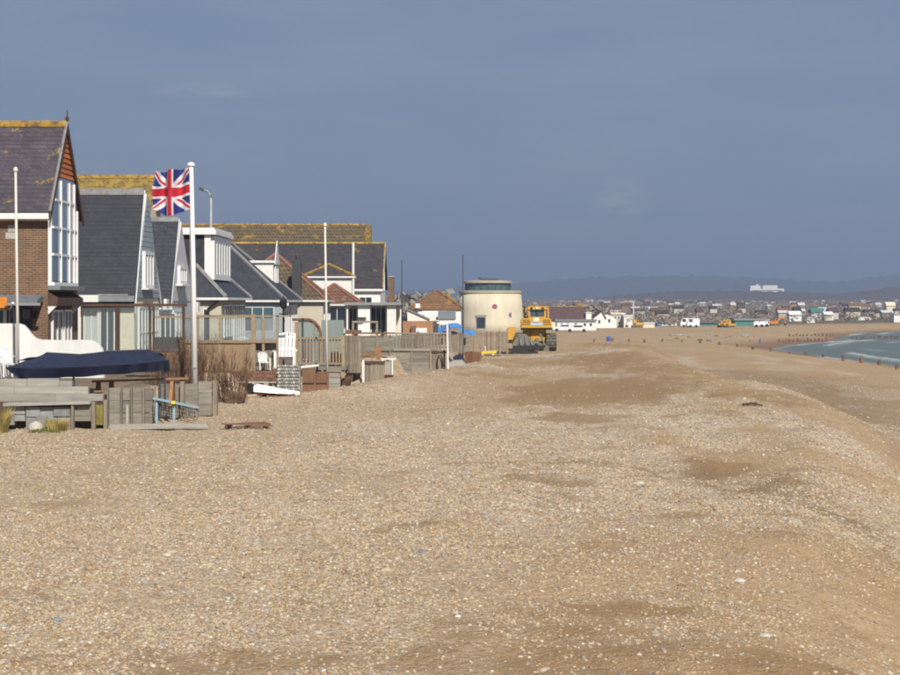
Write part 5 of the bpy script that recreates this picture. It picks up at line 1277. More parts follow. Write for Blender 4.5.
bx_.part('cover', B().prism([W(330, 354, 73.8), W(339, 354, 73.8), W(341, 366, 73.8), W(328, 366, 73.8)], (0, 0.4, 0)), M_black)
bx_.part('lid', B().prism([W(331, 352, 73.85), W(338, 352, 73.85), W(339, 353.9, 73.85), W(330, 353.9, 73.85)], (0, 0.3, 0)), M_dark)
def planks(t, a, c, v0, v1, Y, n, m, name='plank', jit=0.5, d=0.04):
    w = (c - a) / n
    for i in range(n): t.part(name, B().px(a + i * w + 0.12, a + (i + 1) * w - 0.12, v0 + random.uniform(-jit, jit), v1, Y + random.uniform(-.012, .012), d), m)
pf = Thing('board_fence', 'upright grey board panel at the end of the deck', 'fence', (PX(353, 74), 74.3, 0.4))
planks(pf, 345, 361, 335.5, 373, 74.2, 6, M_greywood_v)
pf.part('rail', B().px(345, 361, 340, 342, 74.25, 0.06), M_darkwood); pf.part('top_trim', B().px(345, 361.5, 330, 333, 74.9, 0.06), M_redwood)
for i, (a, c, v0, v1, Y, lab) in enumerate(((302, 314, 368.5, 398, 69.9, 'larger brown planter box under a white tray'), (316, 327, 371.5, 395, 70.2, 'smaller brown planter box beside the thin pole'))):
    t = Thing('planter_box', lab, 'planter', (PX((a + c) / 2, Y), Y + .2, 0.1), 'brown planter boxes')
    h = (v1 - v0) / 2
    for j in range(2): t.part('board', B().px(a, c, v0 + j * h + 0.5, v0 + (j + 1) * h - 0.3, Y, 0.45), M_brown_panel if i == 0 else M_redwood)
    t.part('corner_post', B().px(c, c + 1.6, v0, v1, Y - 0.03, 0.12), M_redwood); t.part('band', B().px(a + 0.5, c - 0.3, v0 + h - 0.2, v0 + h + 0.8, Y - 0.02, 0.1), M_black)
solo('white_tray', B().prism([W(299.5, 366.4, 69.85), W(318, 364.6, 69.85), W(318.5, 366.2, 69.85), W(299.5, 368.2, 69.85)], (0, 0.5, 0)), M_upvc, 'flat white tray lying on the larger planter box', 'tray', W(308, 367, 69.9))
bx2 = Thing('timber_trough', 'low grey timber trough right of the brown planter boxes', 'planter', (PX(334, 71), 71.2, 0.1))
for j in range(3): bx2.part('board', B().px(328.5, 340, 372 + j * 6, 377.6 + j * 6, 71.0, 0.5), M_sleeper)
bx2.part('rim', B().px(328, 341, 370.4, 371.8, 70.95, 0.6), M_tanwood)
bs = solo('rubbish_sack', B().rock(W(354, 372, 75.5), 0.36, 0.3, 0.40, 12).rock(W(350, 378, 74.9), 0.25, 0.2, 0.2, 13), M_black, 'shiny black rubbish sack slumped below the board panel', 'sack', W(354, 380, 75.5), smooth=True)
tuft('dead_plant', 'dark dead plant growing from the shingle beside the black sack', W(345, 386, 73.6), 240, 0.55, 0.5, M_twig, 21)
bxg = Thing('board_gate', 'grey boarded gate hung on a short white post', 'gate', (PX(374, 79.5), 79.6, 0.1))
planks(bxg, 364.5, 384.5, 362, 385, 79.5, 7, M_greywood_v); bxg.part('top_rail', B().px(364, 385, 361, 363.6, 79.44, 0.05), M_darkwood); bxg.part('hanging_post', B().px(362.3, 364.3, 360, 386, 79.4, 0.14), M_white)
st = Thing('orange_chair', 'orange wooden folding chair behind the boarded gate', 'chair', (PX(367, 82), 82.2, 0.9))
st.part('seat', B().prism([W(361, 353.5, 82), W(372, 352.5, 82), W(373, 355, 82), W(361.5, 356, 82)], (0, 0.45, 0)), M_orangewood)
for u in (362.5, 371.5): st.part('leg', B().bar(W(u, 355, 82.05), W(u - 0.5, 366, 82.0), 0.05, 0.05), M_orangewood); st.part('leg', B().bar(W(u, 355, 82.4), W(u + 0.5, 366, 82.5), 0.05, 0.05), M_orangewood)
st.part('backrest', B().prism([W(374.5, 347, 82.2), W(381, 346, 82.2), W(381.5, 360, 82.2), W(376, 360, 82.2)], (0, 0.05, 0)), M_orangewood)
sb = Thing('notice_stand', 'pale board on white legs beside the boarded gate', 'stand', (PX(390, 81), 81, 0.2))
sb.part('board', B().px(385.5, 392, 361, 378, 81.05, 0.04), M_sleeper); sb.part('top_bar', B().px(381, 396, 358.3, 359.6, 80.95, 0.1), M_upvc)
for u in (382, 391.6): sb.part('leg', B().px(u, u + 1.4, 359.7, 384, 80.95, 0.07), M_upvc)
solo('maroon_crate', B().px(384, 393, 376, 384, 80.4, 0.4).px(383.7, 393.3, 375.2, 375.9, 80.37, 0.46), M_maroon, 'dark maroon crate at the foot of the notice stand', 'crate', W(388, 384, 80.4))
solo('grey_plank', B().bar(W(393, 383.5, 80.2), W(402, 385, 79.8), 0.2, 0.06), M_darkwood, 'short dark plank lying beside the maroon crate', 'plank', W(398, 384.5, 80))

for (u, v, Y, m, lab) in ((306, 366, 73.6, M_white, 'small white pot on the deck behind the balustrade'), (335.5, 366, 73.2, M_terracotta, 'terracotta pot on the deck beside the barbecue'), (270, 345, 80, M_terracotta, 'terracotta pot on the terrace behind the glass screen'), (208, 398, 63, M_white, 'white pot among the bare shrubs')):
    p = W(u, v, Y); t = Thing('plant_pot', lab, 'plant pot', p)
    t.part('pot', B().lathe([(0.10, 0), (0.15, 0.24), (0.17, 0.25), (0.17, 0.30)], p, 12), m); t.part('soil', B().lathe([(0.14, 0.28), (0.02, 0.285)], p, 10), M_twig)
lpst = Thing('lamp_post', 'black lantern post rising above the tall white chair', 'lamp post', (PX(283.5, 74), 74, 0.95))
lpst.part('post', B().tube([(PX(283.5, 74), 74, 0.9), W(283.5, 309, 74)], 0.045, 6), M_black); lpst.part('lantern', B().lathe([(0.05, 0), (0.13, 0.08), (0.16, 0.34), (0.05, 0.46), (0.01, 0.55)], W(283.5, 309, 74), 6), M_black); lpst.part('crossbar', B().px(279, 288.5, 313.4, 314.6, 73.98, 0.04), M_black)
wsh = Thing('windbreak_bench', 'low dark bench on the terrace left of the tall white chair', 'bench', (PX(272, 70), 70.4, 1.0))
wsh.part('seat', B().px(270, 277.5, 361, 362.6, 70.1, 0.4), M_darkwood)
for u in (270.4, 276.4): wsh.part('leg', B().px(u, u + 0.9, 362.7, 370, 70.15, 0.3), M_darkwood)
# ------------------------------------------------------------------ fences towards the tower
rw = Thing('plank_fence', 'long low fence of grey horizontal planks facing the beach', 'fence', (PX(410, 89), 89.2, 0.1))
for j in range(4):
    for (a, c) in ((381.5, 389.4), (389.8, 411.2), (411.6, 430)):
        rw.part('plank', B().px(a, c, 351 + j * 6.2, 356.8 + j * 6.2, 89 + random.uniform(-.02, .02), 0.05), M_greywood)
for u in (389.4, 411, 429.6): rw.part('post', B().px(u, u + 1.2, 349.6, 378, 88.93, 0.08), M_greywood_v)
rw.part('capping', B().px(380, 431, 348.6, 350.4, 88.9, 0.3), M_sleeper)
pk = Thing('picket_fence', 'picket fence of mixed grey and green pales behind the plank fence', 'fence', (PX(420, 100), 100.2, 0.9))
for i in range(20):
    u = 386 + i * 3.15; pk.part('picket', B().px(u, u + 1.9, 334.5 + random.uniform(-.4, .4), 349.5, 100, 0.03), M_redwood if i == 1 else (M_teal if i in (2, 3) else M_greywood_v))
pk.part('rail', B().px(385, 450, 336.5, 338, 100.05, 0.06), M_greywood); pk.part('rail', B().px(385, 450, 346.5, 348, 100.05, 0.06), M_greywood); pk.part('top_rail', B().px(384, 451, 332.6, 334, 99.97, 0.1), M_greywood)
for u in (384, 417, 449): pk.part('post', B().px(u, u + 2.4, 331.6, 352, 99.93, 0.12), M_greywood_v)
df = Thing('grey_railing', 'pale timber railing above the orange chair', 'railing', (PX(372, 86), 86.2, 0.9))
for (a, c, v0, v1) in ((362, 366, 338, 352), (376, 378, 322, 352), (352, 354, 322, 352)): df.part('post', B().px(a, c, v0, v1, 86, 0.1), M_greywood_v)
df.part('rail', B().px(345, 395, 332.4, 334, 85.97, 0.1), M_redwood); df.part('rail', B().px(352, 378, 321, 322.8, 85.97, 0.1), M_greywood)
for j in range(3): df.part('board', B().px(354, 394, 338 + j * 4.4, 341.8 + j * 4.4, 86.05, 0.04), M_greywood)
pb = Thing('brown_board_fence', 'dark weathered board panel beside the white T shaped pole', 'fence', (PX(440, 92), 92.2, 0.1))
planks(pb, 431.5, 446, 350, 376, 91.6, 5, M_greywood_v)
pb.part('rail', B().px(431, 447, 351, 353, 91.55, 0.04), M_darkwood)
solo('bicycle_tyre', B().tube([W(440 + 2.6 * math.cos(a), 363 + 8 * math.sin(a), 91.45) for a in np.linspace(0, 2 * math.pi, 20)], 0.03, 5), M_black, 'black tyre leaning upright against the dark board panel', 'tyre', W(440, 372, 91.45))
gp = Thing('board_door', 'grey brown boarded door panel right of the white T shaped pole', 'gate', (PX(458, 104), 104.2, 0.6))
planks(gp, 452, 463.5, 334, 353, 104, 5, M_greywood_v); gp.part('hinge', B().px(463.6, 466, 338, 340, 103.98, 0.05), M_black); gp.part('hinge', B().px(463.6, 466, 341.5, 343.5, 103.98, 0.05), M_black)
gp.part('side_board', B().px(463.7, 470, 334, 352, 104.1, 0.04), M_greywood)
tp = Thing('t_pole', 'slim white T shaped pole on a small base by the sacks', 'pole', (PX(447.5, 91), 91, 0.0))
tp.part('shaft', B().tube([W(448, 375, 91), W(447.3, 323.5, 91)], 0.05, 8), M_upvc); tp.part('crossbar', B().px(437, 449, 321.8, 323.6, 90.95, 0.08), M_white)
tp.part('base', B().px(441, 450, 371, 374.5, 90.8, 0.5), M_concrete)
p2 = Thing('slatted_fence', 'brown slatted fence running up to the yellow bulldozer', 'fence', (PX(488, 119), 119.2, 0.3))
for i in range(19):
    u = 470.5 + i * 1.95; p2.part('slat', B().px(u, u + 1.5, 331.5 + random.uniform(-.3, .3), 351.5, 119, 0.03), M_tanwood if i % 3 == 0 else M_greywood_v)
p2.part('rail', B().px(470, 508, 334.5, 336, 119.05, 0.07), M_tanwood); p2.part('rail', B().px(470, 508, 347, 348.6, 119.05, 0.07), M_tanwood)
for u in (469.5, 499, 506.5): p2.part('post', B().px(u, u + 1.8, 330.5, 354, 118.94, 0.1), M_tanwood)
def tarp():
    pts = [(436.5, 332), (438, 325.5), (441, 328), (446, 324.2), (452, 323.2), (458, 323), (462, 327), (466, 331), (470, 329), (475, 331)]
    v, f = [], []
    for j in range(7):
        for i, (u, w) in enumerate(pts):
            q_ = W(u, w + 2.4 * math.sin(math.pi * j / 6 + 3.14) * 0.25 + j * 0.75, 111.6 - 0.18 * j + 0.12 * math.sin(i * 2.1 + j)); v.append(q_)
    n = len(pts)
    for j in range(6):
        for i in range(n - 1): f.append((j * n + i, j * n + i + 1, (j + 1) * n + i + 1, (j + 1) * n + i))
    o = solo('blue_tarpaulin', B().add(v, f), M_bluetarp, 'bright blue tarpaulin crumpled over stacked timber below the tower', 'tarpaulin', W(455, 333, 111.5))
    md = o.modifiers.new('thickness', 'SOLIDIFY'); md.thickness = 0.03
tarp()
tst = Thing('timber_stack', 'stack of brown timber under the blue tarpaulin', 'timber stack', (PX(452, 112), 112.4, 0.8))
for j in range(4): tst.part('plank', B().px(437 + j, 474 - j * 3, 331 + (3 - j) * 3 - 6, 333.6 + (3 - j) * 3 - 6, 112 + 0.1 * j, 0.5), M_greywood)
tst.part('support', B().px(440, 443, 333, 350, 112.1, 0.3), M_greywood_v); tst.part('support', B().px(462, 465, 333, 350, 112.1, 0.3), M_greywood_v)
rb = Thing('rusty_skip', 'small rust brown metal bin standing tilted on the shingle', 'bin', (PX(472, 102), 102.2, 0.0))
rb.part('side', B().prism([W(464, 352.5, 102), W(472, 351.5, 102), W(472, 367, 102), W(467, 367, 102)], (0, 0.7, 0)), M_rust); rb.part('side', B().prism([W(472.1, 351.5, 102.02), W(481, 352.5, 102.3), W(480.5, 364, 102.3), W(472.1, 367, 102.02)], (0, 0.6, 0)), M_brown_panel)
sk = Thing('sand_sack', 'large pale grey sack slumped on the shingle before the fence', 'sack', (PX(458, 97), 97, 0.0))
sk.part('body', B().prism([W(447, 371.5, 96.6), W(449, 364, 96.6), W(453, 360.3, 96.6), (PX(461, 96.6), 96.6, PZ(360, 96.6)), W(466, 364, 96.6), W(471, 371.5, 96.6)], (0, 0.8, 0)), M_canvas)
sk.part('cover', B().prism([W(453, 357, 96.9), W(459, 354, 96.9), W(463, 357, 96.9), W(467, 363.6, 96.9), W(462, 359.4, 96.9), W(453, 360, 96.9)], (0, 0.5, 0)), M_navy)
yb = Thing('yellow_trestle', 'low yellow trestle lying by the slatted fence', 'trestle', (PX(489, 118), 118.2, 0.3))
yb.part('beam', B().bar(W(481.5, 352.6, 117.5), W(496.5, 351.6, 117.7), 0.12, 0.14), M_yellow)
for u in (483.5, 494): yb.part('leg', B().bar(W(u, 352.4, 117.6), W(u - 1, 355.6, 117.4), 0.06, 0.06), M_yellow)
yb.part('handle', B().tube([W(485.5, 352, 117.6), W(485, 346, 117.7)], 0.04, 6), M_pole)


# ------------------------------------------------------------------ bulldozer
BY = 129.0
bz = Thing('bulldozer', 'yellow bulldozer with grey steel blade standing on the shingle bank', 'bulldozer', (PX(531, BY + 1.5), BY + 1.5, gz(PX(531, BY), BY)))
zg = gz(PX(531, BY), BY) + 0.02
def track(u0, u1, Y0, label):
    x0, x1 = PX(u0, Y0), PX(u1, Y0); L_, H = 3.6, 1.15; n = 7; prof = []
    for k in range(n): a = math.pi / 2 + math.pi * k / (n - 1); prof.append((Y0 + H / 2 + H / 2 * math.cos(a), zg + H / 2 + H / 2 * math.sin(a)))
    for k in range(n): a = -math.pi / 2 + math.pi * k / (n - 1); prof.append((Y0 + L_ - H / 2 + H / 2 * math.cos(a), zg + H / 2 + H / 2 * math.sin(a)))
    t = bz.part('track', B().prism([(x0, y, z) for y, z in prof], (x1 - x0, 0, 0)), M_track, label=label)
    for k in range(8):
        a = math.pi / 2 + math.pi * (k + 0.5) / 8; c = Vector(((x0 + x1) / 2, Y0 + H / 2 + (H / 2 + 0.02) * math.cos(a), zg + H / 2 + (H / 2 + 0.02) * math.sin(a)))
        tdir = Vector((0, -math.sin(a), math.cos(a))) * 0.075; nn = Vector((0, math.cos(a), math.sin(a))) * 0.03
        p4 = [c - tdir - nn, c + tdir - nn, c + tdir * 0.8 + nn, c - tdir * 0.8 + nn]
        bz.part('track_shoe', B().prism([q - Vector(((x1 - x0) / 2 + 0.02, 0, 0)) for q in p4], (x1 - x0 + 0.04, 0, 0)), M_track, t)
    for k in range(6):
        yy = Y0 + 0.6 + k * 0.48; bz.part('track_shoe', B().box(x0 - 0.02, x1 + 0.02, yy, yy + 0.36, zg + H + 0.001, zg + H + 0.05), M_track, t)
    bz.part('sprocket', B().tube([((x0 + x1) / 2 - 0.36, Y0 + 0.6, zg + H / 2), ((x0 + x1) / 2 + 0.36, Y0 + 0.6, zg + H / 2)], 0.36, 12), M_dozer, t)
track(546.5, 556.5, BY + 1.2, 'mud-caked right track'); track(514.5, 523, BY + 1.2, 'dark left track')
Q = BY + 1.0
bz.part('hull', B().px(524, 546, 327, 346, Q + 0.9, 2.4), M_dark)
bz.part('side_cover', B().px(523.5, 530.6, 328.4, 338, Q + 0.75, 0.2), M_dozer)
bz.part('belly_plate', B().px(531, 545, 328.5, 341, Q + 0.7, 0.25), M_dozer)
bz.part('tow_hook', B().px(535.5, 539, 338, 344, Q + 0.5, 0.25), M_steel)
hd = bz.part('rear_tank', B().prism([W(521.5, 319.5, Q), W(524, 318.2, Q), W(549, 318.2, Q), W(551.5, 319.5, Q), W(551.8, 327.8, Q), W(521.2, 327.8, Q)], (0, 1.3, 0)), M_dozer)
bz.part('panel_gap', B().px(521.4, 531, 324.2, 324.8, Q - 0.01, 0.03).px(543, 551.6, 324.2, 324.8, Q - 0.01, 0.03), M_dark, hd)
bz.part('number_plate', B().px(530.5, 543, 322.9, 325.6, Q - 0.03, 0.04), M_sign, hd)
bz.part('white_box', B().px(533.5, 539, 317.8, 321.6, Q - 0.06, 0.25), M_upvc, hd)
for k in range(7): bz.part('grille_slat', B().px(523 + k * 1.1, 523.5 + k * 1.1, 319.6, 323.4, Q - 0.012, 0.02), M_dark, hd); bz.part('grille_slat', B().px(543 + k * 1.1, 543.5 + k * 1.1, 319.6, 323.4, Q - 0.012, 0.02), M_dark, hd)
bz.part('filler_cap', B().tube([W(527, 318.2, Q + 0.4), W(527, 316.6, Q + 0.4)], 0.12, 8), M_dark, hd)
for (a, c) in ((521.2, 527), (545, 551.8)): bz.part('under_guard', B().px(a, c, 328, 330, Q + 0.1, 1.0), M_dark)
cb_ = bz.part('cab', B().px(528.5, 546, 316.8, 318.1, Q + 0.5, 1.5), M_dozer)
for (a, Y) in ((528.5, Q + 0.5), (544.3, Q + 0.5), (528.5, Q + 1.8), (544.3, Q + 1.8), (536.6, Q + 0.52)):
    bz.part('cab_post', B().px(a, a + (1.6 if a != 536.6 else 0.8), 309.6, 316.8, Y, 0.14), M_dozer if a != 536.6 else M_dark, cb_)
bz.part('cab_glass', B().px(530.2, 544.2, 309.7, 316.7, Q + 0.6, 0.03), M_glass_teal, cb_)
bz.part('cab_glass', B().px(530.2, 544.2, 309.7, 316.7, Q + 1.75, 0.03), M_glass_teal, cb_)
bz.part('seat', B().px(534, 541, 312, 318, Q + 1.0, 0.3), M_black, cb_)
bz.part('cab_roof', B().prism([W(527.5, 309.5, Q + 0.4), W(527.8, 307.4, Q + 0.4), W(529.5, 306.4, Q + 0.4), W(545.5, 306.4, Q + 0.4), W(547.2, 307.4, Q + 0.4), W(547.5, 309.5, Q + 0.4)], (0, 1.8, 0)), M_dozer, cb_)
for u in (531.5, 537, 543): bz.part('work_lamp', B().px(u - 1, u + 1, 307.2, 309, Q + 0.3, 0.1), M_upvc if u == 537 else M_dark, cb_)
bz.part('mirror', B().px(523.6, 525.4, 312.5, 316.8, Q + 0.4, 0.06), M_dark); bz.part('exhaust', B().tube([W(525.2, 319, Q + 2.5), W(525.2, 306.5, Q + 2.5)], 0.09, 8), M_dark)
bz.part('rollover_post', B().px(547.6, 549, 307, 318, Q + 0.9, 0.12), M_dozer); bz.part('rollover_post', B().px(525.4, 526.8, 307.6, 318, Q + 0.9, 0.12), M_dozer)
bl = bz.part('blade', B().prism([W(519, 333.5, BY), W(526, 334.2, BY), W(529, 337, BY), W(533, 340.5, BY), W(540, 342.5, BY), W(544.5, 345.5, BY), W(513, 346.5, BY), W(513.5, 341, BY), W(516.5, 338.5, BY)], (0, 0.16, 0)), M_steel)
for (u, v0) in ((519.5, 335), (525, 335.5), (530.5, 340)): bz.part('blade_rib', B().bar(W(u, v0, BY - 0.05), W(u + 1.5, 345, BY - 0.12), 0.1, 0.08), M_steel, bl)
bz.part('cutting_edge', B().bar(W(512.5, 347, BY - 0.1), W(545, 346.3, BY - 0.05), 0.1, 0.16), M_dark, bl)
bz.part('left_fender', B().prism([W(507, 329.5, BY + .6), W(509, 327.8, BY + .6), W(515.5, 327.2, BY + .6), W(515, 333, BY + .6), (PX(513, BY + .6), BY + .6, PZ(339.5, BY + .6)), W(507, 340, BY + .6)], (0, 1.4, 0)), M_dozer)
bz.part('fender_base', B().px(507, 514, 340.2, 343.2, BY + .65, 1.2), M_dark)
for (a, c) in (((514.5, 349), (543, 347.6)), ((509, 350), (527, 349.6))): bz.part('push_arm', B().bar(W(a[0], a[1], BY - .35), W(c[0], c[1], BY - .3), 0.2, 0.22), M_dark)
bz.part('ripper_shank', B().bar(W(519, 344, BY - .2), W(518.5, 351, BY - .3), 0.12, 0.14), M_dark); bz.part('ripper_shank', B().bar(W(524.5, 344, BY - .2), W(524.5, 350.5, BY - .3), 0.12, 0.14), M_dark); bz.part('ripper_shank', B().bar(W(533, 350, BY - .5), W(537, 344, BY - .2), 0.14, 0.18), M_dark)
bz.part('lift_ram', B().tube([W(540, 334, BY + .4), W(545, 346, BY + .1)], 0.08, 6), M_steel); bz.part('step_box', B().px(541, 549, 345.5, 351, BY + .2, 0.8), M_steel)
q = hit(516, 354)
solo('steel_beam', B().bar((q.x - 1.3, q.y, q.z + 0.09), (q.x + 1.5, q.y + 0.4, q.z + 0.09), 0.3, 0.16), M_dark, 'long dark steel beam lying on the shingle before the bulldozer', 'beam', q)

# ------------------------------------------------------------------ buildings on the shore beyond
def zfar(v, Y): return PZ(v, Y)
f1 = gable_house('plum_roofed_house', 'low house with plum coloured roof, orange ridge and chimney beyond the bulldozer', PX(530, 430), PX(584.5, 430), 424, 434, -2.8, PZ(320, 424), PZ(306.5, 429), M_cream, M_tile_purple, M_ridge_l, None, ov=0.3, vov=0.3, barge=M_ridge_l)
f1.part('chimney', B().box(PX(577.5, 429), PX(581, 429), 428.6, 429.8, 1.5, PZ(301.5, 429)), M_tile_mix)
for u in (560, 568, 576): win_y(f1, PX(u, 424), PX(u + 4, 424), PZ(325, 424), PZ(321, 424), 424.0, 2, 1, fr=0.12)
f2 = Thing('flat_white_building', 'long low white building with flat grey roof behind the parked cars', 'building', (PX(576, 385), 388, -2.4))
f2.part('wall', B().px(557, 596, 321.2, 332, 385, 6), M_white); f2.part('roof', B().px(555, 597, 319.6, 321.1, 384.6, 7), M_lead)
for u in (560, 566, 574, 583, 589): win_y(f2, PX(u, 385), PX(u + 3.6, 385), PZ(326.6, 385), PZ(322.6, 385), 385.0, 1, 1, fr=0.12)
f3 = Thing('white_gabled_house', 'bright white house with steep gable beside the long low white building', 'house', (PX(604, 425), 428, -2.6))
f3.part('wall', B().prism([W(593, 331, 425), W(593, 318.5, 425), W(601.5, 311.5, 425), W(605.5, 315.5, 425), W(605.5, 331, 425)], (0, 7, 0)), M_white)
f3.part('wing', B().prism([W(605.6, 331, 426), W(605.6, 314.5, 426), W(612, 316, 426), W(616.5, 320, 426), W(616.5, 331, 426)], (0, 5, 0)), M_white)
f3.part('roof_slope', B().prism([W(592, 318.2, 424.7), W(601.5, 310.6, 424.7), W(601.5, 311.6, 424.7), W(592, 319.3, 424.7)], (0, 7.6, 0)), M_slate_far); f3.part('roof_slope', B().prism([W(601.6, 310.6, 424.7), W(606.5, 318, 424.7), W(606, 319.3, 424.7), W(601.6, 311.6, 424.7)], (0, 7.6, 0)), M_slate_far)
win_y(f3, PX(607.5, 426), PX(611, 426), PZ(323, 426), PZ(318.5, 426), 426.0, 1, 1, fr=0.15); win_y(f3, PX(597.5, 425), PX(601, 425), PZ(324, 425), PZ(319.5, 425), 425.0, 1, 1, fr=0.15)
solo('white_water_tank', B().px(586, 591.5, 313, 319.8, 424, 1.6).px(585.6, 592, 312.2, 312.9, 423.8, 2.0).px(587, 590.5, 319.9, 331, 424.3, 1.0), M_white, 'small white tower block between plum roof and white gable', 'building', W(588, 331, 424))
f4 = Thing('grey_terrace_house', 'grey three storey house with pale flat parapet', 'house', (PX(618, 440), 442, -2.6))
f4.part('wall', B().px(612, 625, 314.6, 331, 440, 6), M_beige); f4.part('parapet', B().px(611, 625.4, 312.8, 314.5, 439.8, 6.4), M_cream)
for i in range(3):
    for j in range(2): win_y(f4, PX(614 + i * 3.6, 440), PX(616.4 + i * 3.6, 440), PZ(319.4 + j * 5, 440), PZ(316.2 + j * 5, 440), 440.0, 1, 1, fr=0.1)
f5 = Thing('white_blue_house', 'white house with blue window beside the far white mast', 'house', (PX(628, 436), 438, -2.6))
f5.part('wall', B().px(624, 632.6, 316.4, 331, 436, 5), M_white); f5.part('roof', B().px(623.4, 633.2, 315.2, 316.3, 435.8, 5.4), M_upvc); win_y(f5, PX(626, 436), PX(630.5, 436), PZ(322, 436), PZ(318, 436), 436.0, 1, 1, fr=0.12, glass=M_bluetarp)
thin_pole(633.4, 302, 633.4, 330, 420, 0.14, M_palegrey, 'white mast standing on the far beach beside the houses', -2.6, False, 'mast')
f6 = Thing('cream_beach_shed', 'low cream shed right of the far small excavator', 'shed', (PX(648, 430), 431, -2.6)); f6.part('wall', B().px(642.5, 654.5, 323.8, 332, 430, 4), M_cream); f6.part('roof', B().px(642, 655, 322.6, 323.7, 429.8, 4.4), M_white)
f7 = Thing('blue_ended_hut', 'pale hut with bright blue end on the far beach', 'hut', (PX(668, 470), 472, -2.6)); f7.part('wall', B().px(662, 677, 319.6, 329, 470, 4), M_white); f7.part('blue_end', B().px(657.5, 661.9, 321.5, 329, 469.8, 4), M_bluetarp); f7.part('roof', B().prism([W(661, 320, 469.6), W(662, 318, 469.6), W(677.5, 318, 469.6), W(677.5, 319.5, 469.6)], (0, 5, 0)), M_lead)
f8 = Thing('green_shed', 'long green sheeted shed behind the far excavators', 'shed', (PX(752, 465), 468, -3)); f8.part('wall', B().px(735, 769, 320.5, 329, 465, 6), M_green_roof); f8.part('roof', B().px(734, 770, 318.8, 320.4, 464.6, 7), M_lead)
f9 = Thing('green_fence_shed', 'low green building left of the far excavators', 'shed', (PX(710, 465), 468, -3)); f9.part('wall', B().px(697, 719, 323.2, 329, 465, 5), M_green_roof); f9.part('roof', B().px(696, 720, 321.8, 323.1, 464.6, 6), M_greyfelt)
def car(label, u, v, Y, L_=4.2, van=False, m=None):
    p = W(u, v, Y); p.z = gz(p.x, p.y); t = Thing('parked_van' if van else 'parked_car', label, 'van' if van else 'car', p, 'white vehicles on the far beach')
    h = (2.2 if L_ > 2 else 1.5) if van else 1.45; b = B()
    if van: prof = [(0, .35), (0, 1.2), (.5, h), (L_, h), (L_, .35)]
    else: prof = [(0, .35), (0, .85), (.9, .95), (1.5, h), (3.2, h), (3.9, .95), (L_, .85), (L_, .35)]
    o = t.part('body', b.prism([(p.x - L_ / 2 + a, p.y, p.z + c) for a, c in prof], (0, 1.7, 0)), m or M_carwhite)
    t.part('side_window', B().box(p.x - L_ / 2 + (0.4 if van else 1.5), p.x - L_ / 2 + (1.3 if van else 3.2), p.y - 0.01, p.y + 0.05, p.z + (1.3 if van else .95), p.z + h - 0.15), M_glass_dark)
    for k in (0.75, L_ - 0.8): t.part('wheel', B().tube([(p.x - L_ / 2 + k, p.y - 0.03, p.z + .32), (p.x - L_ / 2 + k, p.y + 0.2, p.z + .32)], .32, 12), M_black)
car('white car with its left end by the cream wall beyond the bulldozer', 563, 330, 362, 4.0); car('second white car parked before the long low white building', 577, 331, 350, 4.3)
car('white van, left of three small vehicles beside the blue ended hut', 686, 327, 446, 2.6, True); car('white van, right of the vehicles beside the blue ended hut', 693.5, 327, 444, 3.0, True)
for i, u in enumerate((756.5, 762, 767)): car(('left', 'middle', 'right')[i] + ' of three white vans parked before the green sheeted shed', u, 327, 448 + i * 2, 1.3, True)

def excavator(label, u, v, Y, s, rz, m):
    p = W(u, v, Y); p.z = gz(p.x, p.y); t = Thing('excavator', label, 'excavator', p, 'excavators on the far beach')
    c, si = math.cos(rz), math.sin(rz)
    def P(x, y, z): return (p.x + s * (x * c - y * si), p.y + s * (x * si + y * c), p.z + s * z)
    def bx(x0, x1, y0, y1, z0, z1): return B().prism([P(x0, y0, z0), P(x1, y0, z0), P(x1, y1, z0), P(x0, y1, z0)], (0, 0, s * (z1 - z0)))
    for sy in (-1.3, 0.7): t.part('track', bx(-1.9, 1.9, sy, sy + .6, 0, .9), M_track)
    t.part('body', bx(-2.0, 1.2, -1.2, 1.2, 1.0, 2.0), m); t.part('counterweight', bx(-2.5, -2.0, -1.2, 1.2, 1.0, 1.9), m)
    cb2 = t.part('cab', bx(0.1, 1.3, -1.2, -.2, 2.0, 3.1), m); t.part('window', bx(0.25, 1.32, -1.22, -.3, 2.3, 2.95), M_glass_dark, cb2)
    t.part('boom', B().bar(P(1.0, .3, 1.6), P(2.8, .3, 3.6), .4 * s, .5 * s).bar(P(2.8, .3, 3.6), P(4.2, .3, 3.0), .35 * s, .45 * s), m); t.part('stick', B().bar(P(4.2, .3, 3.1), P(4.6, .3, 1.0), .3 * s, .35 * s), m)
    t.part('bucket', bx(4.1, 4.9, -.2, .8, .2, 1.0), M_dark)
excavator('small yellow machine working beside the cream beach shed', 637, 331, 430, 0.62, R(200), M_dozer)
excavator('yellow excavator, left of the pair before the low green building', 722.5, 327, 446, 0.55, R(20), M_dozer); excavator('yellow excavator, right of the pair before the green sheeted shed', 731, 327, 444, 0.5, R(170), M_dozer)
excavator('orange excavator with white cab right of the three vans', 774.5, 327, 450, 0.6, R(0), M_orangepaint)
M_town0 = mat('hilltop_white', (0.62, 0.61, 0.58), 0.9, 0.1, 0.3)
hb = Thing('white_hilltop_building', 'large white flat roofed building on the crest of the brown hill', 'building', W(766, 293, 2900))
hb.part('base_block', B().px(750, 784, 288.6, 294.5, 2890, 22), M_town0); hb.part('left_block', B().px(750.5, 760.5, 285.6, 288.5, 2892, 18), M_white); hb.part('right_block', B().px(763, 777.5, 285.3, 288.5, 2892, 18), M_white); hb.part('stair_tower', B().px(756, 758.5, 284.2, 285.5, 2893, 4), M_white)
hb.part('window_band', B().px(752, 782, 290.4, 290.9, 2889.6, 0.6), M_glass_dark)

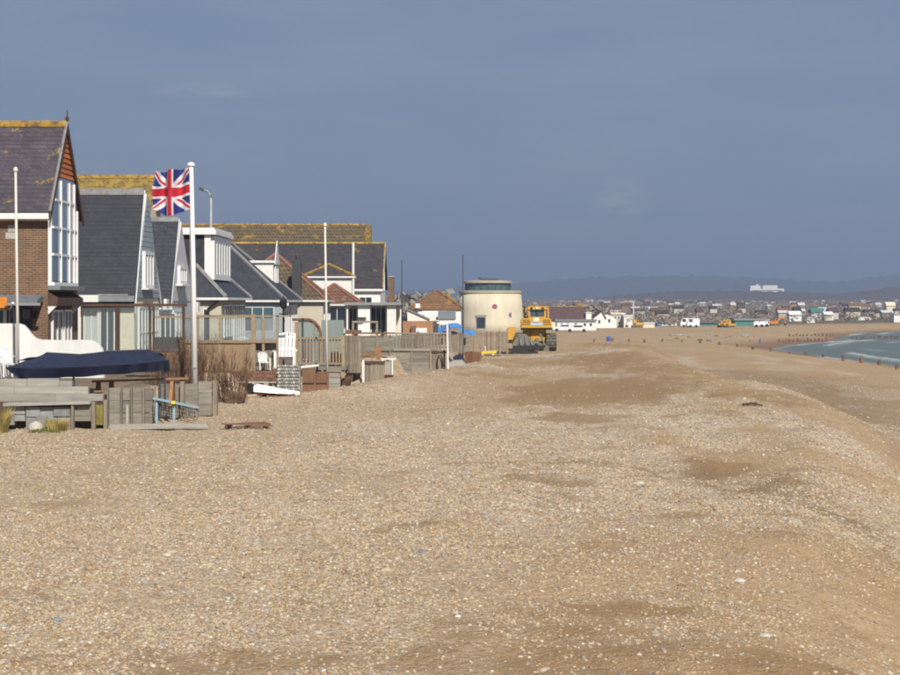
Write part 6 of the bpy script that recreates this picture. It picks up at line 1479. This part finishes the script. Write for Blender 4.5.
def far_house(label, u, v0, v1, w, Y, wall, roof, group, flat=False, shared=False):
    """small house seen end or side on; base on the ground"""
    x = PX(u, Y); z0 = gz(x, Y); zt = PZ(v0, Y); hw = w / 2 / F * Y; ze = z0 + (zt - z0) * (0.93 if flat else 0.62); d = max(5.0, hw * 1.2)
    t = Thing('distant_house', label, 'house', (x, Y + d / 2, z0), group)
    t.part('wall', B().box(x - hw, x + hw, Y, Y + d, z0 - 0.5, ze), wall)
    if flat: t.part('roof', B().box(x - hw * 1.05, x + hw * 1.05, Y - .3, Y + d + .3, ze + 0.01, zt), roof)
    else: t.part('roof', B().prism([(x - hw * 1.06, Y - .4, ze), (x - hw * 1.06, Y + d + .4, ze), (x - hw * 1.06, Y + d / 2, zt)], (hw * 2.12, 0, 0)), roof)
    return t
GT = 'houses of the distant town'
far_house('white gabled house, largest of the distant town, above the orange excavator', 795.5, 311, 319, 12, 560, M_white, M_white, GT)
far_house('house with pale green roof in the distant town', 818, 308, 317, 13, 620, M_palegrey, M_green_roof, GT)
far_house('cream white house right of the pale green roof', 829, 311.5, 318, 9, 590, M_cream, M_white, GT)
far_house('low white house on the far sea front below the green roof', 811, 317.5, 321.5, 8, 530, M_white, M_white, GT, True)
far_house('long low white building on the far sea front', 865, 316, 319, 13, 590, M_white, M_lead, GT, True)
far_house('cream house with tall gable near the right edge of the far town', 891, 302, 312, 9, 900, M_cream, M_cream, GT)
far_house('white house at the right edge above the far beach', 899, 314, 323, 10, 540, M_white, M_palegrey, GT, True)
far_house('pale house under orange brown roof in the right of the far town', 855, 303, 311, 12, 1000, M_cream, M_tile_mix, GT)
rr = random.Random(5)
M_town = mat('weathered_white', (0.42, 0.41, 0.39), 0.9, 0.1, 0.5)
WL = [(M_white, 'white'), (M_town, 'greyish white'), (M_town, 'greyish white'), (M_beige, 'beige'), (M_beige, 'beige'), (M_terracotta, 'terracotta')]
RL = [(M_tile_mix, 'orange brown'), (M_tile_purple, 'plum'), (M_slate_far, 'slate'), (M_tile_brown, 'brown'), (M_palegrey, 'pale grey')]
for i in range(110):
    Y = rr.uniform(620, 2300); u = rr.uniform(590, 905); x = PX(u, Y); z0 = gz(x, Y); hh = rr.uniform(2.6, 4.2); v0 = 300 - (z0 + hh - CAM_Z) / Y * F
    (wm, wn_), (rm, rn_) = rr.choice(WL), rr.choice(RL)
    side = 'left' if u < 700 else ('middle' if u < 800 else 'right')
    far_house('tiny %s house with %s roof among the trees, %s of the far town' % (wn_, rn_, side), u, v0, 0, rr.uniform(2.5, 5.5) * F / Y, Y, wm, rm, 'small houses among the trees')
for i in range(12):
    Y = rr.uniform(2000, 2300); u = rr.uniform(545, 650); x = PX(u, Y); v0 = rr.uniform(297.5, 300.5)
    (wm, wn_), (rm, rn_) = rr.choice(WL), rr.choice(RL[:2])
    far_house('tiny %s house with %s roof below the far ridge behind the plum roof' % (wn_, rn_), u, v0, 0, rr.uniform(6, 11) * F / Y, Y, wm, rm, 'small houses below the ridge')

def far_trees():
    r2 = np.random.default_rng(3); V, Fq = [], []
    spots = []
    for i in range(1050):
        Y = r2.uniform(480, 1500) if i % 3 else r2.uniform(1200, 2400); u = r2.uniform(520, 960)
        if np.interp(Y, SH_Y, SH_X) - PX(u, Y) < 75: continue
        spots.append((PX(u, Y), Y, r2.uniform(0.8, 2.4) + Y / 1300))
    for i in range(90):
        Y = r2.uniform(520, 760); u = r2.uniform(385, 600); spots.append((PX(u, Y), Y, r2.uniform(6, 9.5) if u < 470 else r2.uniform(3, 6)))
    for i in range(40):
        Y = r2.uniform(445, 500); u = r2.uniform(600, 700); spots.append((PX(u, Y), Y, r2.uniform(1.5, 3.2)))
    for (x, y, h) in spots:
        z = gz(x, y); n = 70; w = h * r2.uniform(0.6, 1.3)
        p = r2.normal(0, 1, (n, 3)); p /= np.linalg.norm(p, axis=1)[:, None]; p *= r2.uniform(0.4, 1, (n, 1)) ** 0.5
        p = p * [w, w, h * 0.42] + [x, y, z + h * 0.52] + r2.normal(0, h * 0.05, (n, 3))
        d1 = r2.normal(0, 1, (n, 3)) * h * 0.075; d2 = r2.normal(0, 1, (n, 3)) * h * 0.075
        k = sum(len(a) for a in V); q = np.stack([p - d1, p + d2, p + d1, p - d2], 1).reshape(-1, 3); V.append(q)
        Fq.append(np.arange(len(q)).reshape(-1, 4) + k)
    V = np.concatenate(V); Fq = np.concatenate(Fq)
    me = grid_mesh('distant_trees', V[:, 0], V[:, 1], V[:, 2], Fq)
    me.materials.append(M_foliage_far); o = bpy.data.objects.new('distant_trees', me); COL.objects.link(o)
    tag(o, 'brown winter trees and scrub filling the distant town', 'trees', None, 'stuff')
far_trees()

# ------------------------------------------------------------------ groynes, posts and small things on the lower beach
ORD = ['first', 'second', 'third', 'fourth', 'fifth', 'sixth', 'seventh', 'eighth', 'ninth', 'tenth', 'eleventh', 'twelfth', 'thirteenth', 'fourteenth', 'fifteenth', 'sixteenth', 'seventeenth', 'eighteenth']
def post(u, v, h, w, label, group, tilt=0.0):
    p = hit(u, v, 140); b = B(); a = w / 2
    b.prism([(p.x - a, p.y - a, p.z - 0.4), (p.x + a, p.y - a, p.z - 0.4), (p.x + a, p.y + a, p.z - 0.4), (p.x - a, p.y + a, p.z - 0.4)], (tilt, 0, h + 0.4))
    b.prism([(p.x - a * .7 + tilt, p.y - a * .7, p.z + h), (p.x + a * .8 + tilt, p.y - a * .7, p.z + h), (p.x + a * .8 + tilt, p.y + a * .7, p.z + h), (p.x - a * .7 + tilt, p.y + a * .7, p.z + h)], (0, 0, w * 0.25))
    return solo('groyne_post', b, M_post, label, 'post', p, group)
GL = 'short dark timber post, %s from the right in the long curving line'
for i, (u, v) in enumerate([(897, 369), (879.5, 365), (861, 362.5), (843.5, 360.3), (823, 357.5), (806, 355.5), (790, 353.8), (771, 351.5), (753, 349.5), (737, 346.8), (719, 345), (700, 343.4), (682, 342.4), (662, 341.8), (645, 342.5), (629, 342.0), (612, 341.5), (594, 342)]):
    post(u, v, rr.uniform(0.25, 0.5) * (1.25 if u > 840 else 0.9), rr.uniform(0.2, 0.36), GL % ORD[i], 'groyne posts along the lower beach', rr.uniform(-.08, .08))
for i in range(14): post(779 + i * 3.6 + rr.uniform(-.8, .8), 343 - i * 0.16, rr.uniform(0.3, 0.75), 0.2, 'thin dark post, %s from the left in the close row at the water' % ORD[i], 'close row of posts at the water', rr.uniform(-.06, .06))
for i in range(13): post(789 + i * 3.7 + rr.uniform(-.8, .8), 336.2 - i * 0.05, rr.uniform(0.2, 0.45), 0.3, 'dark post, %s from the left in the far groyne across the beach' % ORD[i], 'posts of the far groyne', 0)
def sea_post(u, v, h, label, group):
    Y = (CAM_Z - SEA_Z) * F / (v - 300); x = PX(u, Y); solo('groyne_post', B().box(x - .16, x + .16, Y - .16, Y + .16, SEA_Z - 1.0, SEA_Z + h).box(x - .12, x + .12, Y - .12, Y + .12, SEA_Z + h + .001, SEA_Z + h + .07), M_post, label, 'post', (x, Y, SEA_Z), group)
for i in range(15): sea_post(854 + i * 3.4 + rr.uniform(-.9, .9), 339.2 - i * 0.06, rr.uniform(.2, .65), 'dark post standing in the sea, %s from the beach' % ORD[i], 'posts standing in the sea')
for i in range(26):
    p = hit(rr.uniform(668, 752), rr.uniform(334, 341.5), 140); s = rr.uniform(0.18, 0.42)
    solo('dark_rock', B().rock((p.x, p.y, p.z + s * 0.2), s * rr.uniform(1, 1.9), s, s * 0.6, i + 50), M_stone if i % 3 else M_brown_panel, ('grey' if i % 3 else 'brown') + ' lump of rock scattered on the lower beach', 'rock', p, 'rocks on the lower beach')
def drum(label, u, v, h, w):
    p = hit(u, v, 140); t = Thing('blue_drum', label, 'drum', p, 'blue drums'); t.part('shell', B().lathe([(w * .45, 0), (w * .5, h * .1), (w * .5, h * .9), (w * .44, h)], p, 14), M_blue); t.part('band', B().lathe([(w * .52, h * .45), (w * .52, h * .55)], p, 14), M_blue)
drum('bright blue drum on the beach right of the bulldozer', 608.5, 341, 0.62, 0.55); drum('slim blue marker drum near the water edge', 760, 343.5, 0.8, 0.26)
p = hit(752, 406); dw = Thing('driftwood', 'dark forked piece of driftwood on the shingle slope', 'driftwood', p)
dw.part('trunk', B().tube([(p.x - .3, p.y, p.z + .04), (p.x, p.y + .05, p.z + .08), (p.x + .32, p.y - .1, p.z + .02)], 0.05, 6, 0.025), M_darkwood); dw.part('branch', B().tube([(p.x - .05, p.y, p.z + .07), (p.x + .2, p.y + .2, p.z + .10)], 0.03, 5, 0.015), M_darkwood)
for (u, v, s, m, lab) in ((740, 582, .11, M_boulder, 'large pale stone, biggest on the right foreground shingle'), (458, 617, .05, M_upvc, 'small bright white stone in the middle foreground'), (453, 592, .06, M_redwood, 'flat reddish stone in the middle foreground'), (57, 621, .09, M_stone, 'rounded grey stone at the lower left'), (167, 556, .10, M_boulder, 'pale stone in the left foreground'), (177, 561, .10, M_stone, 'grey brown stone beside the pale stone on the left'), (318, 634, .07, M_boulder, 'pale flat stone near the bottom centre left'), (104, 518, .09, M_boulder, 'pale stone in the left middle of the beach'), (765, 637, .10, M_beige, 'sand coloured stone in the lower right corner'), (640, 484, .12, M_boulder, 'white stone beside the damp sand patch')):
    p = hit(u, v); s *= 0.62; solo('beach_stone', B().rock((p.x, p.y, p.z + s * .15), s * 1.3, s, s * .6, int(u)), m, lab, 'stone', p)

# ------------------------------------------------------------------ haze over the bay
hz = bpy.data.meshes.new('haze'); bb = B().box(-13000, 13000, -1200, 13000, -11, 175); hz = bb.mesh('haze'); fixn(hz)
hm = bpy.data.materials.new('haze_air'); hm.use_nodes = True; hn = hm.node_tree.nodes; hn.clear()
ho = hn.new('ShaderNodeOutputMaterial'); hv = hn.new('ShaderNodeVolumePrincipled')
hv.inputs['Color'].default_value = (0.55, 0.68, 0.93, 1); hv.inputs['Density'].default_value = 2.7e-4; hv.inputs['Anisotropy'].default_value = 0.25
hm.node_tree.links.new(hv.outputs[0], ho.inputs['Volume']); hz.materials.append(hm)
haze = bpy.data.objects.new('haze', hz); COL.objects.link(haze); tag(haze, 'thin blue haze over the bay', 'haze', None, 'stuff')
